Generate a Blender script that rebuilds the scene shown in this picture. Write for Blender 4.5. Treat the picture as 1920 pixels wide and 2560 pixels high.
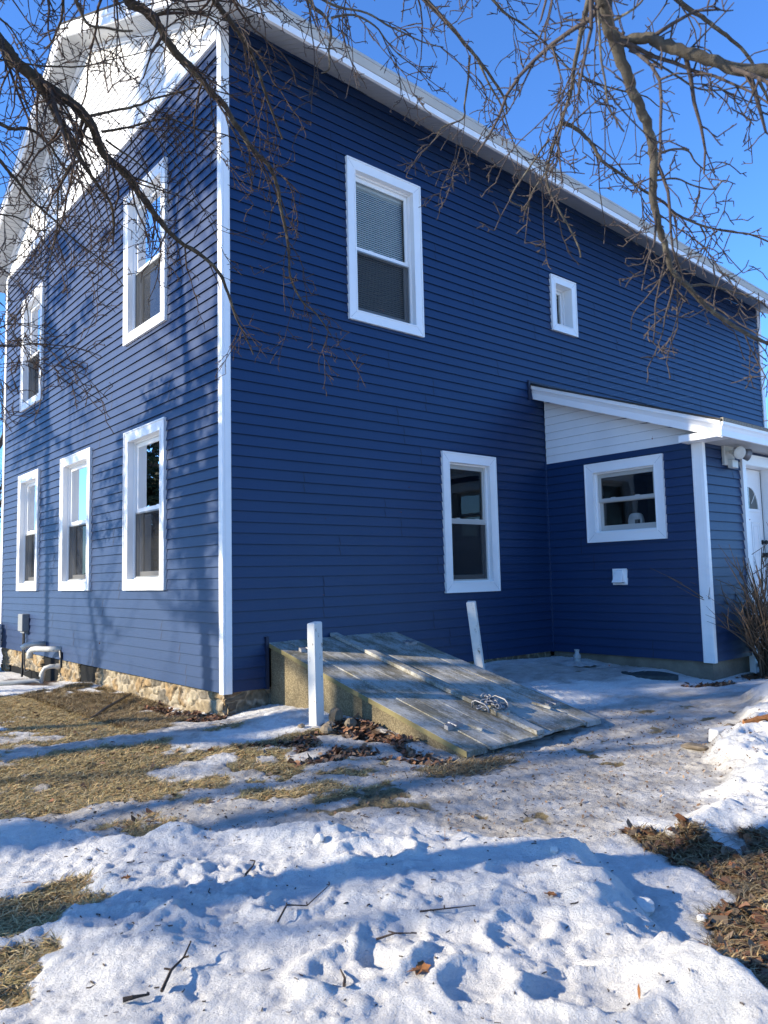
import bpy, math, random
import numpy as np
from mathutils import Vector, Matrix
random.seed(7)
P = 0.11            # one course of siding, in metres; all layout numbers below are in courses
scene = bpy.context.scene
for o in list(bpy.data.objects):
    bpy.data.objects.remove(o)

# ------------------------------------------------------------------ camera
CAM = (-32.4978, -60.0038, 9.7149)
YAW, PITCH, ROLL = math.radians(40.4588), math.radians(4.9354), math.radians(-1.3217)
f_ = Vector((math.cos(PITCH)*math.sin(YAW), math.cos(PITCH)*math.cos(YAW), math.sin(PITCH)))
r_ = Vector((math.cos(YAW), -math.sin(YAW), 0)); u_ = r_.cross(f_)
R2 = r_*math.cos(ROLL)+u_*math.sin(ROLL); U2 = -r_*math.sin(ROLL)+u_*math.cos(ROLL)
cd = bpy.data.cameras.new('camera'); cam = bpy.data.objects.new('camera', cd)
scene.collection.objects.link(cam); scene.camera = cam
M = Matrix((R2, U2, -f_)).transposed().to_4x4(); M.translation = Vector(CAM)*P
cam.matrix_world = M
cd.sensor_fit = 'VERTICAL'; cd.sensor_height = 36; cd.lens = 1890.4/2560*36
cd.clip_start = 0.05; cd.clip_end = 3000
cd.dof.use_dof = True; cd.dof.focus_distance = 7.0; cd.dof.aperture_fstop = 7.0

# ------------------------------------------------------------------ light
SUN_AZ = math.radians(-25); SUN_EL = math.radians(22.5)   # travel direction of the light in plan, height
trav = Vector((math.cos(SUN_EL)*math.cos(SUN_AZ), math.cos(SUN_EL)*math.sin(SUN_AZ), -math.sin(SUN_EL)))
sl = bpy.data.lights.new('sun', 'SUN'); sun = bpy.data.objects.new('sun', sl)
scene.collection.objects.link(sun); sun.location = (-20, 8, 12)
sun.rotation_euler = trav.to_track_quat('-Z', 'Y').to_euler()
sl.energy = 5.0; sl.angle = math.radians(0.7); sl.color = (1.0, 0.89, 0.71)
world = bpy.data.worlds.new("World"); scene.world = world; world.use_nodes = True
wn = world.node_tree; wn.nodes.clear()
sky = wn.nodes.new('ShaderNodeTexSky'); sky.sky_type = 'NISHITA'; sky.sun_disc = False
sky.sun_elevation = SUN_EL; sky.sun_rotation = math.atan2(-trav.x, -trav.y)
sky.altitude = 200; sky.air_density = 1.0; sky.dust_density = 0.15; sky.ozone_density = 3.0
hs = wn.nodes.new('ShaderNodeMix'); hs.data_type = 'RGBA'; hs.blend_type = 'MULTIPLY'; hs.inputs[0].default_value = 1; hs.inputs[7].default_value = (.62, 1.02, 1.56, 1)
bg = wn.nodes.new('ShaderNodeBackground'); bg.inputs['Strength'].default_value = 0.116
wo = wn.nodes.new('ShaderNodeOutputWorld')
wn.links.new(sky.outputs[0], hs.inputs[6]); wn.links.new(hs.outputs[2], bg.inputs[0]); wn.links.new(bg.outputs[0], wo.inputs[0])
scene.view_settings.view_transform = 'Standard'; scene.view_settings.look = 'None'
scene.view_settings.exposure = 1.0; scene.view_settings.gamma = 1.0
scene.cycles.max_bounces = 8; scene.cycles.transparent_max_bounces = 24
scene.cycles.use_adaptive_sampling = True; scene.cycles.use_denoising = True

# ------------------------------------------------------------------ helpers
C = scene.collection
def tag(o, label=None, cat=None, group=None, kind=None):
    if label: o['label'] = label
    if cat: o['category'] = cat
    if group: o['group'] = group
    if kind: o['kind'] = kind
    return o
def thing(name, loc, label, cat, group=None):
    o = bpy.data.objects.new(name, None); C.objects.link(o)
    o.location = Vector(loc)*P; o.empty_display_size = .1
    return tag(o, label, cat, group)
def wpos(o):
    v = Vector((0, 0, 0))
    while o is not None:
        v += o.location; o = o.parent
    return v
class MB:
    def __init__(s): s.v = []; s.f = []; s.m = []; s.mi = 0; s.fr = None
    def add(s, vs, fs):
        b = len(s.v)
        s.v.extend([s.fr(*q) for q in vs] if s.fr else [tuple(q) for q in vs])
        for f in fs: s.f.append([b+i for i in f]); s.m.append(s.mi)
    def box(s, a0, a1, b0, b1, c0, c1):
        vs = [(a, b, c) for c in (c0, c1) for b in (b0, b1) for a in (a0, a1)]
        s.add(vs, [(0, 2, 3, 1), (4, 5, 7, 6), (0, 1, 5, 4), (2, 6, 7, 3), (0, 4, 6, 2), (1, 3, 7, 5)])
    def quad(s, *q): s.add(q, [tuple(range(len(q)))])
    def prism(s, prof, axis_pts):   # loft: list of rings (same length), closed ends
        n = len(prof[0]); vs = [p for ring in prof for p in ring]; fs = []
        for k in range(len(prof)-1):
            for i in range(n):
                j = (i+1) % n; fs.append((k*n+i, k*n+j, (k+1)*n+j, (k+1)*n+i))
        fs.append(tuple(range(n))[::-1]); fs.append(tuple((len(prof)-1)*n+i for i in range(n)))
        s.add(vs, fs)
    def ring(s, o, i, w0, w1, wi=None):   # picture frame: outer (u0,u1,v0,v1), inner, back w0, front w1 (wi: front at inner edge)
        if wi is None: wi = w1
        oc = [(o[0], o[2]), (o[1], o[2]), (o[1], o[3]), (o[0], o[3])]
        ic = [(i[0], i[2]), (i[1], i[2]), (i[1], i[3]), (i[0], i[3])]
        vs = [(u, v, w0) for u, v in oc]+[(u, v, w1) for u, v in oc]+[(u, v, w0) for u, v in ic]+[(u, v, wi) for u, v in ic]
        fs = []
        for k in range(4):
            j = (k+1) % 4
            fs += [(k, j, 4+j, 4+k), (4+k, 4+j, 12+j, 12+k), (12+k, 12+j, 8+j, 8+k), (8+k, 8+j, j, k)]
        s.add(vs, fs)
    def tube(s, pts, rad, n=8, cap=True):
        pts = [Vector(p) for p in pts]; rings = []
        if not hasattr(rad, '__len__'): rad = [rad]*len(pts)
        up = None
        for k, p in enumerate(pts):
            t = (pts[min(k+1, len(pts)-1)]-pts[max(k-1, 0)]).normalized()
            if up is None: up = t.orthogonal().normalized()
            up = (up - t*up.dot(t)).normalized(); b = t.cross(up)
            rings.append([tuple(p+(up*math.cos(a)+b*math.sin(a))*rad[k]) for a in [2*math.pi*i/n for i in range(n)]])
        if cap: s.prism(rings, None)
        else:
            vs = [q for r in rings for q in r]; fs = []
            for k in range(len(rings)-1):
                for i in range(n):
                    j = (i+1) % n; fs.append((k*n+i, k*n+j, (k+1)*n+j, (k+1)*n+i))
            s.add(vs, fs)
    def build(s, name, mats, parent=None, label=None, smooth=False, bevel=0, origin=None):
        me = bpy.data.meshes.new(name)
        og = wpos(parent) if parent is not None else Vector((0, 0, 0))
        if origin is not None: og = Vector(origin)*P
        A = np.array(s.v, float)*P - np.array(og)
        me.from_pydata(A.tolist(), [], s.f)
        if not isinstance(mats, (list, tuple)): mats = [mats]
        for m in mats: me.materials.append(m)
        me.polygons.foreach_set('material_index', s.m)
        if smooth: me.polygons.foreach_set('use_smooth', [True]*len(s.f))
        me.update()
        ob = bpy.data.objects.new(name, me); C.objects.link(ob)
        if parent is not None: ob.parent = parent
        if origin is not None:
            ob.location = og - (wpos(parent) if parent is not None else Vector((0, 0, 0)))
        if bevel:
            bm = ob.modifiers.new('bevel', 'BEVEL'); bm.width = bevel*P; bm.segments = 2; bm.limit_method = 'ANGLE'; bm.angle_limit = math.radians(40)
        if label: ob['label'] = label
        return ob
def raw(name, V, F, mats, parent=None, smooth=True, mi=None, label=None, origin=None):
    """big meshes from numpy: V (n,3) in courses, F (m,3|4)"""
    og = np.array(wpos(parent)) if parent is not None else np.zeros(3)
    me = bpy.data.meshes.new(name); V = np.asarray(V, float)*P-og; F = np.asarray(F, np.int32)
    me.vertices.add(len(V)); me.vertices.foreach_set('co', V.ravel())
    k = F.shape[1]; me.loops.add(F.size); me.loops.foreach_set('vertex_index', F.ravel())
    me.polygons.add(len(F)); me.polygons.foreach_set('loop_start', np.arange(0, F.size, k, dtype=np.int32))
    me.polygons.foreach_set('use_smooth', np.full(len(F), smooth))
    if not isinstance(mats, (list, tuple)): mats = [mats]
    for m in mats: me.materials.append(m)
    if mi is not None: me.polygons.foreach_set('material_index', np.asarray(mi, np.int32))
    me.update(calc_edges=True); me.validate()
    ob = bpy.data.objects.new(name, me); C.objects.link(ob)
    if parent is not None: ob.parent = parent
    if label: ob['label'] = label
    return ob

# ------------------------------------------------------------------ noise
def _h(ix, iy, s):
    n = (ix*374761393 + iy*668265263 + s*1442695041) & 0xffffffff
    n = ((n ^ (n >> 13))*1274126177) & 0xffffffff
    return ((n ^ (n >> 16)) & 0xffff)/65535.0
def vnoise(x, y, s=0):
    x = np.asarray(x, float); y = np.asarray(y, float)
    ix = np.floor(x).astype(np.int64); iy = np.floor(y).astype(np.int64)
    fx = x-ix; fy = y-iy; fx = fx*fx*fx*(fx*(fx*6-15)+10); fy = fy*fy*fy*(fy*(fy*6-15)+10)
    a = _h(ix, iy, s); b = _h(ix+1, iy, s); c = _h(ix, iy+1, s); d = _h(ix+1, iy+1, s)
    return (a*(1-fx)+b*fx)*(1-fy)+(c*(1-fx)+d*fx)*fy - .5
def fbm(x, y, s=0, o=4, g=.5):
    t = 0; a = 1; ca, sa = .8, .6
    for k in range(o):
        t = t+a*vnoise(x, y, s+k); x, y = (x*ca-y*sa)*2.03+5.1, (x*sa+y*ca)*2.03+1.7; a *= g
    return t
def worley(x, y, s=0):
    x = np.asarray(x, float); y = np.asarray(y, float)
    ix = np.floor(x).astype(np.int64); iy = np.floor(y).astype(np.int64)
    d1 = np.full(x.shape, 9.); d2 = np.full(x.shape, 9.); cid = np.zeros(x.shape)
    for a in (-1, 0, 1):
        for b in (-1, 0, 1):
            cx = ix+a; cy = iy+b
            px = cx+.15+.7*_h(cx, cy, s); py = cy+.15+.7*_h(cx, cy, s+11)
            d = np.hypot(px-x, py-y); nid = _h(cx, cy, s+23)
            closer = d < d1
            d2 = np.where(closer, d1, np.minimum(d2, d)); cid = np.where(closer, nid, cid); d1 = np.where(closer, d, d1)
    return d1, d2, cid

# ------------------------------------------------------------------ materials
def mat(name, base=(.5, .5, .5), rough=.6, spec=.5, metal=0):
    m = bpy.data.materials.new(name); m.use_nodes = True
    b = m.node_tree.nodes['Principled BSDF']
    b.inputs['Base Color'].default_value = (*base, 1); b.inputs['Roughness'].default_value = rough
    b.inputs['Specular IOR Level'].default_value = spec; b.inputs['Metallic'].default_value = metal
    return m, m.node_tree, b
def N(t, k, **kw):
    n = t.nodes.new(k)
    for a, v in kw.items():
        if a in n.inputs: n.inputs[a].default_value = v
        else: setattr(n, a, v)
    return n
def coords(t, scale=(1, 1, 1)):
    c = t.nodes.new('ShaderNodeTexCoord'); mp = t.nodes.new('ShaderNodeMapping'); mp.inputs['Scale'].default_value = scale
    t.links.new(c.outputs['Object'], mp.inputs[0]); return mp
def noise_n(t, mp, scale, detail=4, rough=.55):
    n = t.nodes.new('ShaderNodeTexNoise'); n.inputs['Scale'].default_value = scale; n.inputs['Detail'].default_value = detail
    n.inputs['Roughness'].default_value = rough; t.links.new(mp.outputs[0], n.inputs['Vector']); return n
def ramp(t, fac, stops):
    r = t.nodes.new('ShaderNodeValToRGB'); e = r.color_ramp.elements
    while len(e) < len(stops): e.new(.5)
    for k, (p, c) in enumerate(stops):
        e[k].position = p; e[k].color = (*c, 1) if len(c) == 3 else c
    t.links.new(fac, r.inputs[0]); return r
def bump(t, b, h, strength=.3, dist=.01, prev=None):
    n = t.nodes.new('ShaderNodeBump'); n.inputs['Strength'].default_value = strength; n.inputs['Distance'].default_value = dist
    t.links.new(h, n.inputs['Height'])
    if prev: t.links.new(prev.outputs[0], n.inputs['Normal'])
    if b: t.links.new(n.outputs[0], b.inputs['Normal'])
    return n
def mixc(t, fac, a, b, mode='MIX'):
    m = t.nodes.new('ShaderNodeMix'); m.data_type = 'RGBA'; m.blend_type = mode
    for s_, v in ((0, fac), (6, a), (7, b)):
        if isinstance(v, (int, float)): m.inputs[s_].default_value = v
        elif isinstance(v, tuple): m.inputs[s_].default_value = (*v, 1)
        else: t.links.new(v, m.inputs[s_])
    return m.outputs[2]
def simple(name, base, rough=.6, spec=.5, metal=0, var=.12, scale=6, bmp=.0, bscale=60, stretch=(1, 1, 1)):
    m, t, b = mat(name, base, rough, spec, metal)
    mp = coords(t, stretch); n = noise_n(t, mp, scale, 5)
    r = ramp(t, n.outputs['Fac'], [(.25, tuple(c*(1-var) for c in base)), (.75, tuple(min(1, c*(1+var)) for c in base))])
    t.links.new(r.outputs[0], b.inputs['Base Color'])
    if bmp:
        n2 = noise_n(t, mp, bscale, 4); bump(t, b, n2.outputs['Fac'], bmp, .006)
    return m
MAT = {}
def siding_mat(name, col, stretch, rough=.42):
    m, t, b = mat(name, col, .46, .45)
    mp = coords(t, stretch); n = noise_n(t, mp, 1.6, 3)
    n2 = noise_n(t, coords(t, (1, 1, 1)), 25, 6, .7)
    a = mixc(t, n.outputs['Fac'], tuple(c*.85 for c in col), tuple(c*1.13 for c in col))
    dirt = ramp(t, n2.outputs['Fac'], [(.62, (0, 0, 0)), (.85, (.12, .12, .12))])
    c2 = mixc(t, dirt.outputs[0], a, (.16, .17, .2))
    t.links.new(c2, b.inputs['Base Color'])
    w = noise_n(t, coords(t, tuple(s_*1.0 for s_ in stretch)), 2.2, 2)
    bn = bump(t, None, w.outputs['Fac'], .5, .012)
    g = noise_n(t, coords(t, (1, 1, 12)), 90, 3); bump(t, b, g.outputs['Fac'], .06, .002, bn)
    return m
BLUE = (.0045, .024, .079)
MAT['siding'] = siding_mat('blue_vinyl', BLUE, (1, 1, .5))
MAT['siding_white'] = siding_mat('white_vinyl', (.68, .68, .67), (1, 1, .5))
MAT['seam_lap_shade'] = simple('siding_seam_lap_shade', (.006, .014, .04), .6)  # panel seams, and the shadow line painted under each blue course
MAT['trim'] = simple('white_trim', (.78, .775, .76), .38, .5, var=.03, scale=3)
MAT['joint_lap_shade'] = simple('trim_joint_lap_shade', (.45, .46, .48), .5, var=.05)  # trim joints, and the shade painted under each white course
MAT['almond'] = simple('almond_vinyl', (.40, .385, .35), .45, .5, var=.05, scale=3)
MAT['soffit'] = simple('soffit_vinyl', (.46, .46, .45), .5, .4, var=.05, scale=3)
MAT['groove'] = simple('soffit_groove', (.16, .16, .16), .7)
MAT['shingle'] = simple('roof_shingle', (.045, .043, .04), .9, .2, var=.4, scale=30, bmp=.5)
MAT['mossedge'] = simple('weathered_roof_edge', (.22, .20, .16), .9, .2, var=.5, scale=40, bmp=.5)
MAT['gutter'] = simple('gutter_paint', (.43, .42, .39), .5, .4, var=.06, scale=4)
MAT['dark'] = simple('dark_room', (.012, .013, .014), .9, .1)
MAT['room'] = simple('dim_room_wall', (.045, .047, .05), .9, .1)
MAT['concrete'] = simple('lean_concrete', (.17, .145, .11), .92, .25, var=.35, scale=5, bmp=.7, bscale=45)
MAT['metal'] = simple('galvanised_metal', (.26, .26, .27), .55, .4, .6, var=.2, scale=20)
MAT['pvc'] = simple('white_pvc_pipe', (.50, .49, .44), .4, .5, var=.1, scale=8)
MAT['black'] = simple('black_plastic', (.012, .012, .013), .45, .4)
MAT['greybox'] = simple('grey_plastic_box', (.20, .21, .21), .5, .4, var=.1)
MAT['rock'] = simple('fieldstone', (.20, .16, .11), .9, .25, var=.6, scale=9, bmp=.8, bscale=30)
MAT['dulldisc'] = simple('dirty_white_plastic', (.36, .36, .35), .6, .3, var=.2, scale=12)
MAT['slate'] = simple('dark_slab', (.045, .055, .055), .85, .25, var=.4, scale=12, bmp=.5)
MAT['leafdry'] = simple('dry_leaf', (.22, .095, .035), .8, .2, var=.5, scale=60, bmp=.3)
MAT['berry'] = simple('dried_crab_apple', (.05, .012, .012), .5, .4, var=.4, scale=60)
MAT['twigmat'] = simple('fallen_twig', (.055, .04, .03), .9, .2, var=.4, scale=40)
MAT['blind'] = simple('blind_slat', (.80, .80, .74), .6, .3, var=.05)
MAT['snowclod'] = simple('packed_snow', (.56, .55, .52), .75, .2, var=.03, scale=9, bmp=.4, bscale=60)
# weathered white paint on boards
def board_mat(name):
    m, t, b = mat(name, (.4, .4, .38), .75, .25)
    mp = coords(t, (9, .55, .55)); g = noise_n(t, mp, 9, 8, .65)
    mp2 = coords(t, (1.6, .8, .8)); pch = noise_n(t, mp2, 3.2, 9, .72)
    wood = ramp(t, g.outputs['Fac'], [(.3, (.075, .066, .046)), (.5, (.17, .152, .11)), (.8, (.33, .30, .23))])
    fine = noise_n(t, coords(t, (1, 1, 1)), 55, 5, .7)
    ad = t.nodes.new('ShaderNodeMath'); ad.operation = 'MULTIPLY_ADD'; ad.inputs[1].default_value = .45
    t.links.new(fine.outputs['Fac'], ad.inputs[0]); t.links.new(pch.outputs['Fac'], ad.inputs[2])
    mask = ramp(t, ad.outputs[0], [(.64, (0, 0, 0)), (.80, (.75, .75, .75))])
    c = mixc(t, mask.outputs[0], wood.outputs[0], (.47, .46, .42))
    grn = noise_n(t, coords(t), 4, 3); gm = ramp(t, grn.outputs['Fac'], [(.5, (0, 0, 0)), (.75, (.3, .3, .3))])
    c = mixc(t, gm.outputs[0], c, (.12, .13, .06))
    t.links.new(c, b.inputs['Base Color']); bump(t, b, g.outputs['Fac'], .6, .007)
    return m
MAT['board'] = board_mat('weathered_painted_boards')
MAT['edge'] = simple('yellowed_board_edge', (.19, .16, .075), .8, .2, var=.35, scale=9, stretch=(3, .6, 1))
m, t, b = mat('chipped_post_paint', (.78, .78, .76), .6, .3)
n = noise_n(t, coords(t, (1.5, 1.5, .7)), 12, 8, .75)
r = ramp(t, n.outputs['Fac'], [(.60, (.58, .575, .54)), (.64, (.20, .155, .10))]); t.links.new(r.outputs[0], b.inputs['Base Color'])
g = noise_n(t, coords(t, (6, 6, .5)), 8, 5); bump(t, b, g.outputs['Fac'], .4, .004)
MAT['post'] = m
# glass
def glass_mat(name, tint=.85, boost=1.0):
    m = bpy.data.materials.new(name); m.use_nodes = True; t = m.node_tree; t.nodes.clear()
    o = N(t, 'ShaderNodeOutputMaterial'); g = N(t, 'ShaderNodeBsdfGlossy'); g.inputs['Roughness'].default_value = .01
    tr = N(t, 'ShaderNodeBsdfTransparent'); tr.inputs[0].default_value = (tint, tint*1.02, tint, 1)
    fr = N(t, 'ShaderNodeFresnel'); fr.inputs[0].default_value = 1.5
    mu = N(t, 'ShaderNodeMath'); mu.operation = 'MULTIPLY'; mu.use_clamp = True; mu.inputs[1].default_value = 1.15*boost
    mx = N(t, 'ShaderNodeMixShader'); t.links.new(fr.outputs[0], mu.inputs[0]); t.links.new(mu.outputs[0], mx.inputs[0])
    t.links.new(tr.outputs[0], mx.inputs[1]); t.links.new(g.outputs[0], mx.inputs[2]); t.links.new(mx.outputs[0], o.inputs[0])
    w = noise_n(t, coords(t), 3, 2); bn = bump(t, None, w.outputs['Fac'], .12, .01); t.links.new(bn.outputs[0], g.inputs['Normal'])
    return m
MAT['glass'] = glass_mat('window_glass')
m = bpy.data.materials.new('insect_screen'); m.use_nodes = True; t = m.node_tree; t.nodes.clear()
o = N(t, 'ShaderNodeOutputMaterial'); d = N(t, 'ShaderNodeBsdfDiffuse'); d.inputs[0].default_value = (.035, .037, .04, 1)
tr = N(t, 'ShaderNodeBsdfTransparent'); mx = N(t, 'ShaderNodeMixShader'); mx.inputs[0].default_value = .62
t.links.new(tr.outputs[0], mx.inputs[1]); t.links.new(d.outputs[0], mx.inputs[2]); t.links.new(mx.outputs[0], o.inputs[0]); MAT['screen'] = m
# stone rubble: colour by vertex attribute
m, t, b = mat('rubble_stone', (.3, .25, .18), .9, .2)
at = N(t, 'ShaderNodeAttribute'); at.attribute_name = 'stone'
nn = noise_n(t, coords(t), 22, 7, .7); rr = ramp(t, nn.outputs['Fac'], [(.25, (.55, .55, .55)), (.75, (1.25, 1.25, 1.25))])
t.links.new(mixc(t, 1.0, at.outputs['Color'], rr.outputs[0], 'MULTIPLY'), b.inputs['Base Color']); bump(t, b, nn.outputs['Fac'], .8, .012)
MAT['rubble'] = m
# exposed aggregate concrete of the hatch curb
m, t, b = mat('pebbly_concrete', (.3, .25, .15), .92, .2)
nn = noise_n(t, coords(t), 4, 6, .65); v = N(t, 'ShaderNodeTexVoronoi'); v.inputs['Scale'].default_value = 75; t.links.new(coords(t).outputs[0], v.inputs['Vector'])
rr = ramp(t, nn.outputs['Fac'], [(.3, (.14, .115, .075)), (.6, (.23, .195, .13)), (.8, (.34, .31, .24))])
r2 = ramp(t, v.outputs['Distance'], [(.15, (1.25, 1.22, 1.1)), (.6, (.65, .62, .55))])
t.links.new(mixc(t, 1.0, rr.outputs[0], r2.outputs[0], 'MULTIPLY'), b.inputs['Base Color']); bump(t, b, v.outputs['Distance'], -.7, .008)
MAT['pebbly'] = m
# bark
def bark(name, c0, c1, sc=30, lichen=0):
    m, t, b = mat(name, c0, .9, .2)
    n = noise_n(t, coords(t), sc, 8, .7); r = ramp(t, n.outputs['Fac'], [(.3, c0), (.7, c1)])
    out = r.outputs[0]
    if lichen:
        l = noise_n(t, coords(t), 18, 6, .7); lr = ramp(t, l.outputs['Fac'], [(.55, (0, 0, 0)), (.68, (lichen,)*3)])
        out = mixc(t, lr.outputs[0], out, (.26, .24, .17))
    t.links.new(out, b.inputs['Base Color']); bump(t, b, n.outputs['Fac'], .8, .008); return m
MAT['bark_dark'] = bark('dark_limb_bark', (.030, .024, .017), (.085, .068, .048), 30, .35)
MAT['twig_dark'] = bark('dark_twig_bark', (.038, .026, .022), (.085, .062, .050), 60)
MAT['bark_grey'] = bark('lichened_limb_bark', (.048, .041, .033), (.11, .096, .074), 35, .8)
MAT['twig_grey'] = bark('greyish_twig_bark', (.042, .034, .032), (.105, .085, .075), 60)
MAT['bark_far'] = bark('tree_bark', (.05, .042, .033), (.11, .09, .07), 12)
MAT['stem'] = bark('shrub_stem_bark', (.06, .04, .028), (.17, .12, .08), 50)
# ground
m, t, b = mat('snow_and_turf', (.85, .87, .9), .6, .3)
at = N(t, 'ShaderNodeAttribute'); at.attribute_name = 'cover'
sp = N(t, 'ShaderNodeSeparateColor'); t.links.new(at.outputs['Color'], sp.inputs[0])
fine = noise_n(t, coords(t), 38, 8, .75); mid = noise_n(t, coords(t), 6, 6, .6)
snow = mixc(t, mid.outputs['Fac'], (.66, .645, .61), (.77, .755, .72))
grit = ramp(t, noise_n(t, coords(t), 85, 4, .75).outputs['Fac'], [(.60, (0, 0, 0)), (.72, (.45, .45, .45))])
snow = mixc(t, grit.outputs[0], snow, (.30, .28, .25))
turf = ramp(t, fine.outputs['Fac'], [(.25, (.06, .044, .022)), (.45, (.15, .115, .055)), (.62, (.27, .21, .10)), (.85, (.40, .32, .17))])
ice = ramp(t, mid.outputs['Fac'], [(.3, (.33, .295, .25)), (.7, (.58, .56, .52))])
speck = ramp(t, noise_n(t, coords(t), 62, 3, .6).outputs['Fac'], [(.66, (0, 0, 0)), (.74, (.85, .85, .85))])
icy = mixc(t, speck.outputs[0], ice.outputs[0], (.16, .12, .08))
def thr(ch, lo, hi, k):
    a = N(t, 'ShaderNodeMath'); a.operation = 'MULTIPLY_ADD'; a.inputs[1].default_value = k
    t.links.new(fine.outputs['Fac'], a.inputs[0]); t.links.new(ch, a.inputs[2])
    mr = N(t, 'ShaderNodeMapRange'); mr.inputs[1].default_value = lo+k*.5; mr.inputs[2].default_value = hi+k*.5; t.links.new(a.outputs[0], mr.inputs[0]); return mr.outputs[0]
c1 = mixc(t, thr(sp.outputs[1], .05, .55, .9), snow, icy)
c2 = mixc(t, thr(sp.outputs[0], .42, .58, .5), c1, turf.outputs[0])
c3 = mixc(t, thr(sp.outputs[2], .42, .58, .4), c2, mixc(t, fine.outputs['Fac'], (.02, .013, .008), (.13, .075, .04)))
t.links.new(c3, b.inputs['Base Color'])
gr = noise_n(t, coords(t), 130, 3, .6); b1 = bump(t, None, fine.outputs['Fac'], .9, .03); bump(t, b, gr.outputs['Fac'], .6, .006, b1)
b.inputs['Subsurface Weight'].default_value = 0.0
MAT['ground'] = m
m, t, b = mat('dry_grass', (.2, .16, .06), .8, .2)
at = N(t, 'ShaderNodeAttribute'); at.attribute_name = 'tint'; t.links.new(at.outputs['Color'], b.inputs['Base Color']); MAT['grass'] = m
MAT['leafvar'] = m
# ================================================================== HOUSE
house = thing('house', (0, 0, 0), 'two-storey house in dark blue lap siding with white trim and a lean-to entry', 'house')
LX, WY = 113.2, 73.85          # length along the dark wall, depth of the gable wall
X1, Y1 = 46.2, -20.8           # lean-to: left wall, front wall
F_long = lambda u, v, w: (u, -w, v)
F_gable = lambda u, v, w: (-w, u, v)
F_lean = lambda u, v, w: (X1-w, u, v)
F_front = lambda u, v, w: (u, Y1-w, v)
def siding(frame, v0, n, rng, holes, top, white=False, seams=True, seed=1, parent=house, name='siding'):
    """rows of lap siding. rng: (u0,u1) or function of v; holes: (u0,u1,v0,v1); top(u)->v limit or None"""
    mb = MB(); mb.fr = frame; rnd = random.Random(seed)
    for r in range(n):
        a = v0+r; b = a+1
        cuts = sorted({a, b} | {h for q in holes for h in (q[2], q[3]) if a < h < b})
        for k in range(len(cuts)-1):
            c0, c1 = cuts[k], cuts[k+1]; mid = (c0+c1)/2
            u0, u1 = rng(mid) if callable(rng) else rng
            segs = [(u0, u1)]
            for q in holes:
                if q[2] < mid < q[3]:
                    ns = []
                    for s0, s1 in segs:
                        if q[1] <= s0 or q[0] >= s1: ns.append((s0, s1)); continue
                        if q[0] > s0: ns.append((s0, q[0]))
                        if q[1] < s1: ns.append((q[1], s1))
                    segs = ns
            bt = .11 if white else .18; wf = lambda v: bt-(bt-.02)*(v-a)
            for s0, s1 in segs:
                if s1-s0 < .02: continue
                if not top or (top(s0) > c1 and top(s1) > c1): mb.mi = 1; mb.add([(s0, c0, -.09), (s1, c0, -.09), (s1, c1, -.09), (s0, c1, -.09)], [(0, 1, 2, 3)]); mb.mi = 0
                m = max(1, int((s1-s0)/3))
                us = [s0+(s1-s0)*i/m for i in range(m+1)]
                jit = [rnd.uniform(-.012, .012) for _ in us]
                vs = []; 
                for i, u in enumerate(us):
                    t0, t1 = c0, c1
                    if top: t1 = min(t1, max(top(u), t0)); 
                    vs += [(u, t0, wf(t0)+jit[i]), (u, t1, wf(t1)+jit[i]*.4)]
                mb.add(vs, [(2*i, 2*i+2, 2*i+3, 2*i+1) for i in range(m)])
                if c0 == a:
                    mb.mi = 1  # course underside gets the darker colour: a painted lap shadow line
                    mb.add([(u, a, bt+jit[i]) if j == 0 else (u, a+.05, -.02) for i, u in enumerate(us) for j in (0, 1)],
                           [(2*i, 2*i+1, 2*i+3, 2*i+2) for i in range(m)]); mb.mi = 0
    if seams:
        mb.mi = 1
        for r in range(0, n, 2):
            a = v0+r; u0, u1 = rng(a+.5) if callable(rng) else rng
            u = u0+rnd.uniform(4, 30)
            while u < u1-2:
                ok = all(not (q[0]-1.6 < u < q[1]+1.6 and q[2]-3 < a+1 < q[3]+3) for q in holes) and (not top or top(u) > a+2.2)
                if ok:
                    for k in (0, 1):
                        z = a+k; e = rnd.uniform(-.10, .02)
                        mb.add([(u, z+.02, .186), (u+.10, z+.02, .195), (u+.10+e*.6, z+.5, .13), (u+e*.6, z+.5, .122), (u+.04+e, z+.99, .04), (u+e, z+.99, .038)],
                               [(0, 1, 2, 3), (3, 2, 4, 5)])
                u += rnd.uniform(24, 36)
    return mb.build(name, [MAT['siding_white'] if white else MAT['siding'], MAT['joint_lap_shade'] if white else MAT['seam_lap_shade']], parent)

eave_at = lambda x: 62.6-.034*x                      # the old eave runs slightly downhill
# windows: frame, outer rect, rail height, options
WIN = dict(G1=(F_gable, 11.6, 22.2, 8.95, 26.4), G2=(F_gable, 32.8, 44.1, 8.95, 26.4), G3=(F_gable, 53.9, 64.1, 8.95, 26.4),
           U1=(F_gable, 11.5, 22.5, 36.45, 53.9), U2=(F_gable, 53.3, 63.9, 36.45, 53.9),
           S1=(F_long, 14.35, 24.9, 36.35, 53.9), S2=(F_long, 48.6, 54.2, 42.0, 49.65), S3=(F_long, 27.2, 36.2, 7.8, 23.75),
           L=(F_lean, -16.4, -6.1, 13.3, 22.85))
def hole(k, m=.75):
    f, a, b, c, d = WIN[k]; return (a+m, b-m, c+m, d-m)
TANR = .487
RY = WY/2
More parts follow.
